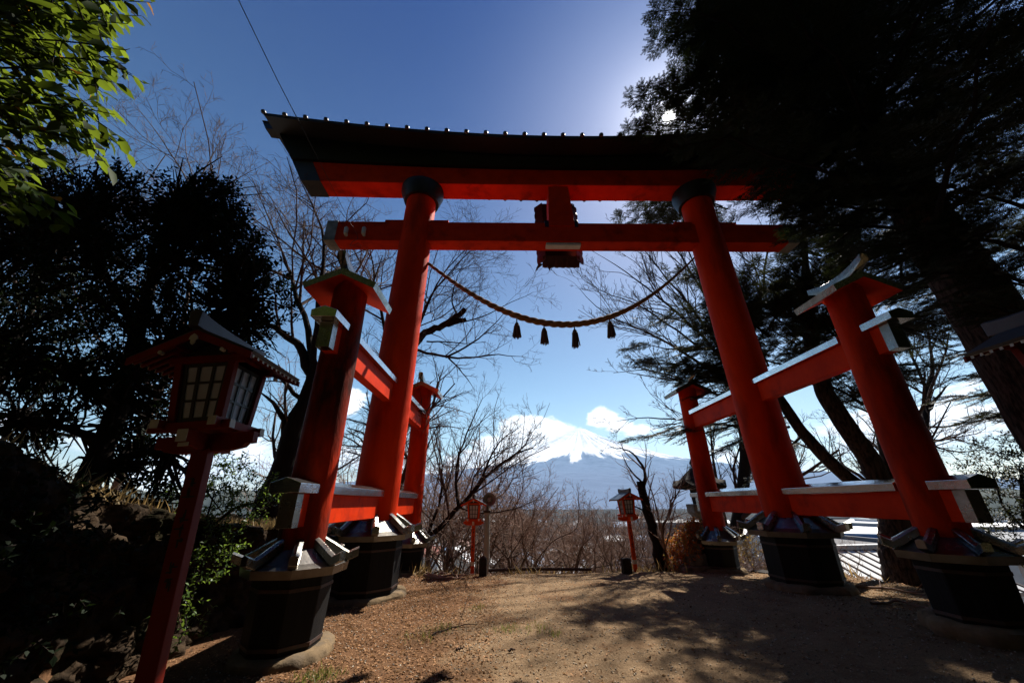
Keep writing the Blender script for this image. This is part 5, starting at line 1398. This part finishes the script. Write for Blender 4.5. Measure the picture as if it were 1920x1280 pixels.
# dark shrubs that hang down the rock wall
def atx(u, v, X_):
    d = (u-960)/F_PX*_rt+(640-v)/F_PX*_up+_f
    return CAM+d*((X_-CAM[0])/d[0])
cl = []
for u, v, r in ((20, 900, 50), (90, 930, 45), (40, 1000, 60), (120, 1010, 45), (60, 1090, 60), (150, 1090, 40), (20, 1180, 60), (110, 1170, 45), (190, 1010, 32), (240, 1040, 30), (215, 1110, 30), (10, 850, 40), (160, 960, 28)):
    p = atx(u, v, -4.85+.1*rg.random()); zc = np.dot(p-CAM, _f); cl.append((p, r*zc/F_PX))
b0 = np.array([-5.0, 3.2, 1.0])
leafy('shrub', b0, 'shadowy dark shrub hanging over the rock wall left of the near lantern post', 'shrub', [([b0, atx(60, 1000, -4.95), atx(40, 1100, -4.95)], .02, .008), ([b0, atx(150, 960, -4.95), atx(230, 1050, -4.95)], .015, .006)], cl, [max(8, int(420*r*r)) for _, r in cl], rhomb(.06, .032), m_holly, 29, up=.1, length=.2, nleaf=10)

# leafy bush lit green between the lantern post and the left plinth
cl = []
for u, v, r, Y in ((470, 935, 50, 5.6), (430, 900, 45, 5.8), (380, 950, 50, 5.3), (400, 1010, 45, 5.2), (365, 1060, 45, 5.0), (395, 1065, 32, 4.9), (345, 1120, 30, 4.8), (350, 1178, 22, 4.6), (330, 960, 45, 5.5), (400, 870, 35, 6), (500, 940, 28, 5.4)):
    p = at(u, v, Y); zc = np.dot(p-CAM, _f); cl.append((p, r*zc/F_PX))
cnt = [max(10, int(480*r*r)) for _, r in cl]
b0 = np.array([-5.15, 5.4, .1])
leafy('shrub', b0, 'bright green leafy shrub growing out of the rock wall beside the left front plinth', 'shrub',
      [([b0, at(360, 1060, 5.2), at(400, 930, 5.6)], .018, .01), ([at(360, 1060, 5.2), at(345, 1120, 4.9), at(350, 1178, 4.6)], .01, .005), ([at(380, 1000, 5.4), at(440, 950, 5.6), at(500, 938, 5.5)], .025, .01)], cl, cnt, rhomb(.05, .026), m_shrub, 22, up=.3, length=.2, nleaf=10)

# dark green shrub at the right edge
cl = []
for u, v, r, Y in ((1890, 860, 50, 8.5), (1870, 920, 45, 8.5), (1920, 930, 60, 8.5), (1890, 990, 45, 8.5), (1935, 1010, 50, 8.3), (1860, 870, 28, 8.5), (1960, 860, 60, 8.5)):
    p = at(u, v, Y); zc = np.dot(p-CAM, _f); cl.append((p, r*zc/F_PX))
b0 = np.array([10.6, 8.5, -.8])
leafy('cypress_shrub', b0, 'dark green feathery shrub at the right edge behind the right front side pillar', 'shrub', [([b0, at(1920, 1000, 8.5), at(1915, 880, 8.5)], .07, .03), ([at(1920, 990, 8.5), at(1880, 950, 8.5), at(1865, 900, 8.5)], .03, .01)], cl, [max(10, int(170*r*r)) for _, r in cl], rhomb(.085, .035), m_needle2, 25, up=.25, length=.34, nleaf=12)

# orange azalea at the far right plinth, and a yellower one behind it
cl = []
for u, v, r in ((1285, 1040, 26), (1265, 1055, 20), (1305, 1010, 20), (1290, 1010, 22), (1275, 1025, 22), (1310, 1045, 18), (1300, 990, 12)):
    p = at(u, v, 10.9); cl.append((p, r*10.2/F_PX))
b0 = np.array([3.15, 10.9, -.25])
leafy('azalea_bush', b0, 'orange leaved azalea bush left of the far right plinth', 'shrub', [([b0, at(1285, 1040, 10.9), at(1290, 1005, 10.9)], .02, .008), ([b0, at(1270, 1050, 10.9), at(1265, 1030, 10.9)], .015, .006)], cl, [150]*len(cl), rhomb(.05, .028), m_orange, 26, up=.6, length=.16, nleaf=8, matb=m_twig)
cl = []
for u, v, r in ((1395, 1010, 18), (1410, 1030, 18), (1400, 1050, 14), (1385, 1030, 14)):
    p = at(u, v, 12.2); cl.append((p, r*11.4/F_PX))
b0 = np.array([5.9, 12.2, -.9])
leafy('azalea_bush', b0, 'yellow green thin bush between the far and the main right plinths', 'shrub', [([b0, at(1400, 1045, 12.2), at(1398, 1010, 12.2)], .02, .008)], cl, [36]*len(cl), rhomb(.05, .026), leaf_mat('yellowing leaves', (.16, .12, .03), (.4, .25, .04), .4), 27, up=.6, length=.2, nleaf=7, matb=m_twig)

# the leafy branches hanging in from the upper left
def close_tree():
    rng = np.random.default_rng(33)
    root = np.array([-8.2, 1.2, 0.3])
    T = empty('broadleaf_tree', tuple(root), 'broad leaved tree whose sunlit yellow green sprays hang in at the upper left corner', 'tree')
    limbs = [([root, root+(.1, 0, 2.5), root+(.3, .1, 5.2), root+(.5, .2, 7.5)], .2, .06)]
    P, D, st = [], [], []
    lines = [((-60, 20), (285, 5)), ((-60, 55), (240, 45)), ((-50, 20), (210, 60)), ((-70, 80), (235, 95)), ((-60, 130), (215, 155)), ((-60, 110), (150, 130)), ((-60, 190), (228, 265)), ((-60, 180), (170, 235)), ((-60, 240), (190, 275)), ((-60, 270), (110, 305)), ((-60, 300), (60, 330)), ((-60, 150), (120, 190)),
             ((-80, 330), (40, 370)), ((-60, -20), (200, 15)), ((-50, -10), (120, 40)), ((-60, 40), (90, 85)), ((-60, 85), (100, 60)), ((-60, 215), (110, 255)), ((-60, 345), (20, 395)), ((-70, 30), (150, 20)), ((-70, 160), (60, 150)), ((-70, 100), (60, 110)), ((-70, 230), (50, 215)), ((-60, 60), (265, 30)), ((-60, 120), (235, 120)), ((-60, 200), (215, 215)), ((-60, 330), (75, 360)), ((-60, 10), (60, 60))]
    for (a, b) in lines:
        Y = rng.uniform(1.35, 1.75)
        p, q = at(*a, Y+.15), at(*b, Y)
        src = root+np.array([.4, .1, p[2]-root[2]-.2])
        t = np.linspace(0, 1, 8)
        path = p+(q-p)*t[:, None]+np.array([0, 0, .10])*(np.sin(np.pi*t)*np.linalg.norm(q-p)*.5)[:, None]
        limbs.append(([src, (src+p)/2+(0, 0, .15), p], .03, .012)); st.append((path, np.linspace(.009, .002, 8)))
        L = np.linalg.norm(q-p)
        def put(pth, n):
            tt = np.linspace(.06, 1, n)
            pp = np.stack([np.interp(tt, np.linspace(0, 1, len(pth)), pth[:, c]) for c in range(3)], 1)
            dr = np.gradient(pp, axis=0); dr /= np.linalg.norm(dr, axis=1)[:, None]
            sd = np.cross(dr, [0, 0, 1.0]); sd /= np.linalg.norm(sd, axis=1)[:, None]
            g = np.where(np.arange(n) % 2, 1, -1)[:, None]
            P.append(pp); D.append(dr*.75+sd*g*rng.uniform(.4, .9, (n, 1))+np.array([0, 0, -.35])+rng.normal(size=(n, 3))*.2)
        put(path, max(5, int(L/.05)))
        for s_ in range(int(L/.13)):
            f = rng.uniform(.15, .95); o = path[int(f*7)]; dd = (q-p)/L+rng.normal(size=3)*.5; dd /= np.linalg.norm(dd)
            l = rng.uniform(.15, .3); sp = o+dd*l*np.linspace(0, 1, 4)[:, None]+np.array([0, 0, -.03])*(np.linspace(0, 1, 4)**2)[:, None]
            st.append((sp, np.linspace(.005, .002, 4))); put(sp, max(3, int(l/.045)))
    V, Fq = tubes_np([(resample(np.asarray(p, float)-root, 12), np.linspace(a, b, 12)) for p, a, b in limbs], 9); np_mesh('trunk', V, [(Fq, 0)], m_bark, T, smooth=True)
    V, Fq = tubes_np([(p-root, r) for p, r in st], 5); np_mesh('twigs', V, [(Fq, 0)], m_bark, T, smooth=True)
    P = np.concatenate(P)-root; D = np.concatenate(D)
    lv, lf = leaf_shape(.115, .062)
    M = frames(D, np.array([0, 0, 1.0])+rng.normal(size=D.shape)*.35)*rng.uniform(.7, 1.12, len(P))[:, None, None]
    V, Fq = instance(lv, lf, M, P)
    np_mesh('crown', V, [(Fq, 0)], m_close, T, smooth=True)
    print('close leaves', len(P))
close_tree()

# ---- the wooded hillside behind the photographer (seen in the metal's reflections), with added leaves that block sky
def hill_wood():
    rng = np.random.default_rng(44)
    n = 46000
    x = rng.uniform(-45, 45, n); y = -rng.uniform(0, 1, n)**1.3*45-5.5
    x = np.concatenate([x, rng.uniform(-26, -11, 9000), rng.uniform(10.5, 24, 12000)]); y = np.concatenate([y, rng.uniform(-9, 4, 9000), rng.uniform(-9, 4.5, 12000)])  # unseen leaves at both sides, added to block sky light
    h = (5.0+20*fbm(x*.16, y*.16, 3, 5))*rng.uniform(.1, 1.1, len(x))
    h = np.where(y > -5.5, h*.75, h)
    P = np.stack([x, y, gz(x, y)+h], 1)
    nb = 9000                                  # unseen overhead leaves, added to keep sky light off the ground
    P = np.concatenate([P, np.stack([rng.uniform(-11, 12, nb), rng.uniform(-8, -.8, nb), 7+9*rng.random(nb)], 1)])
    D = rng.normal(size=P.shape)
    lv, lf = rhomb(1.0, .7)
    M = frames(D, rng.normal(size=P.shape))*rng.uniform(.5, 1.1, len(P))[:, None, None]
    V, Fq = instance(lv, lf, M, P)
    o = np_mesh('hillside_woods_sky_block', V, [(Fq, 0)], leaf_mat('hillside foliage', (.035, .05, .012), (.09, .11, .02), .3, .6, .6))
    tag(o, 'dark evergreen woods on the hillside behind the viewpoint, plus unseen leaves added to block sky', 'woods', kind='stuff')
hill_wood()

# ---- litter, gravel, grass, fallen branches
def litter():
    rng = np.random.default_rng(55)
    n = 24000
    x = rng.normal(-2.9, 1.3, n); y = rng.uniform(1.2, 10.6, n)
    n2 = 20000; x = np.concatenate([x, rng.uniform(-5, 9, n2)]); y = np.concatenate([y, rng.uniform(1.2, 11, n2)])
    n3 = 4000; x = np.concatenate([x, rng.normal(6.2, 1.4, n3)]); y = np.concatenate([y, rng.uniform(4, 10.5, n3)])
    k = (x > -5.0) & (x < 10) & (rng.random(len(x)) < np.where((x > -1.6) & (x < 3.2), .3, 1.0)); x, y = x[k], y[k]
    P = np.stack([x, y, gz(x, y)+.006], 1)
    D = rng.normal(size=P.shape)*np.array([1, 1, .25]); U = np.array([0, 0, 1.0])+rng.normal(size=P.shape)*.35
    lv, lf = rhomb(.034, .019); lv = lv*np.array([1, 1, 2.0])
    M = frames(D, U)*rng.uniform(.5, 1.4, len(P))[:, None, None]
    V, Fq = instance(lv, lf, M, P)
    tag(np_mesh('fallen_leaves', V, [(Fq, 0)], m_litter), 'dry brown leaves scattered over the earth path', 'leaf litter', kind='stuff')
    # pebbles
    n = 22000; x = rng.uniform(-4.5, 7, n); y = 1.2+9.3*rng.random(n)**1.2
    P = np.stack([x, y, gz(x, y)+.002], 1)
    pv = np.array([(1, 0, 0), (-1, 0, 0), (0, 1, 0), (0, -1, 0), (0, 0, .7), (0, 0, -.7)])*.008
    pf = np.array([(0, 2, 4), (2, 1, 4), (1, 3, 4), (3, 0, 4), (2, 0, 5), (1, 2, 5), (3, 1, 5), (0, 3, 5)])
    M = frames(rng.normal(size=P.shape), rng.normal(size=P.shape))*(rng.uniform(.3, 1.5, len(P))**1.6)[:, None, None]
    V, Fq = instance(pv, pf, M, P)
    tag(np_mesh('gravel', V, [(Fq, 0)], mat('gravel grains', (.3, .25, .19), .85, island=.6), smooth=False), 'small pale gravel grains strewn on the path', 'gravel', kind='stuff')
    # grass: green tufts by the plinths and on the path, dry grass on the bank
    def tufts(name, spots, per, hgt, m, lab, zf):
        P, D = [], []
        for (cx, cy, r, cnt) in spots:
            q = rng.normal(size=(cnt, 2))*r
            xx, yy = cx+q[:, 0], cy+q[:, 1]; P.append(np.stack([xx, yy, zf(xx, yy)], 1))
        P = np.concatenate(P); D = rng.normal(size=P.shape)*np.array([.5, .5, .2])+np.array([0, 0, 1.0])
        bv = np.array([(0, .04, 0), (0, -.04, 0), (.5, -.03, .04), (.5, .03, .04), (1, 0, .16)]); 
        M = frames(D, rng.normal(size=P.shape))*(hgt*rng.uniform(.5, 1.3, len(P)))[:, None, None]
        V, F4 = instance(bv, np.array([(0, 1, 2, 3)]), M, P); _, F3 = instance(bv, np.array([(3, 2, 4)]), M, P)
        tag(np_mesh(name, V, [(F4, 0), (F3, 0)], m), lab, 'grass', kind='stuff')
    a = at(590, 1255, 4.4)
    tufts('grass', [(a[0], 4.45, .11, 260), (-2.3, 5.9, .10, 90), (-1.95, 6.9, .12, 60), (-1.5, 5.8, .1, 120), (-1.1, 5.85, .12, 90), (-2.5, 5.6, .12, 90), (-3.2, 3.2, .1, 60), (-0.9, 5.6, .06, 50)], 1, .07, m_grass, 'small green grass tufts on the path and by the left plinths', lambda x, y: gz(x, y)-.005)
    tufts('dry_grass', [(-5.7-.3*rng.random(), yy, .22, 240) for yy in np.arange(1.0, 8.6, .35)]+[(-6.3, yy, .3, 200) for yy in np.arange(2.0, 8.6, .5)], 1, .17, m_drygrass, 'dry tawny grass along the top of the rock wall', lambda x, y: wall_top(y)-.03+0*x)
    # weeds and stalks at the crest, right of the plinths
    tufts('brush', [(rng.uniform(-4.6, -2.6), rng.uniform(10.6, 11.4), .3, 90) for _ in range(12)]+[(rng.uniform(5.2, 9), rng.uniform(9.6, 10.6), .3, 60) for _ in range(9)]+[(rng.uniform(-2, 3), rng.uniform(10.9, 12.2), .35, 70) for _ in range(22)], 1, .3, m_drygrass, 'tangled dry brushwood along the edge of the drop', lambda x, y: gz(x, y)-.02)
litter()

def sticks():
    rng = np.random.default_rng(66)
    def stick(pts, r, lab, m=m_twig, subs=0, group='fallen branches on the ground'):
        pts = resample(np.asarray(pts, float), 9); pts[:, 2] = gz(pts[:, 0], pts[:, 1])+r*.8+np.abs(rng.normal(size=9))*.012
        paths = [(pts, np.linspace(r, r*.4, 9))]
        for k in range(subs):
            i = rng.integers(2, 8); d = rng.normal(size=3)*np.array([1, 1, .35]); d[2] = abs(d[2]); d /= np.linalg.norm(d)
            paths.append((pts[i]+d*np.linspace(0, rng.uniform(.2, .5), 9)[:, None], np.linspace(r*.5, r*.2, 9)))
        V, Fq = tubes_np(paths, 7); tag(np_mesh('fallen_branch', V, [(Fq, 0)], m, smooth=True), lab, 'branch', group)
    A = lambda u, v: at_ground(u, v)
    stick([A(1600, 1108), A(1660, 1112), A(1740, 1130)], .025, 'long fallen branch lying between the right main and front plinths', subs=4)
    stick([A(1640, 1150), A(1700, 1143), A(1760, 1165)], .02, 'forked stick just in front of the right front plinth', subs=3)
    stick([A(810, 1192), A(850, 1178), A(895, 1174)], .01, 'thin crooked twig lying on the sunlit path', m=m_twigdark, subs=1)
    stick([A(855, 1222), A(871, 1219)], .014, 'short dark stick end left of the path centre', m=m_twigdark)
    stick([A(954, 1223), A(966, 1221)], .014, 'short dark stick near the middle of the path', m=m_twigdark)
    stick([A(822, 1272), A(850, 1276)], .014, 'short dark stick at the bottom edge of the picture', m=m_twigdark)
    stick([A(300, 1279), A(316, 1255)], .006, 'pale dry stalk at the foot of the near lantern post', m=m_drygrass)
    for k, lab in enumerate(('lowest grey branch of the brush heap left of the path end', 'forked branch across the brush heap beside the far left plinth', 'thick branch at the back of the brush heap')):
        stick([A(795+5*k, 1075-4*k), A(830, 1084-6*k), A(872, 1082-9*k)], .03-.004*k, lab, subs=5)
def at_ground(u, v):
    d = (u-960)/F_PX*_rt+(640-v)/F_PX*_up+_f
    return CAM+d*((0.0-CAM[2])/d[2])
sticks()

# ---- the air between here and the mountain
def haze():
    b = MB(); b.box(-21000, 26000, -400, 33500, -140, 3200)
    m = bpy.data.materials.new('air'); m.use_nodes = True
    nt = m.node_tree; nt.nodes.remove(nt.nodes['Principled BSDF'])
    v = N(nt, 'ShaderNodeVolumePrincipled', inp={'Color': (0.38, 0.65, 1.0, 1), 'Density': HAZE, 'Anisotropy': 0.1})
    nt.links.new(v.outputs[0], nt.nodes['Material Output'].inputs['Volume'])
    o = b.build('haze', m); tag(o, kind='stuff')
HAZE = 2.6e-5
haze()
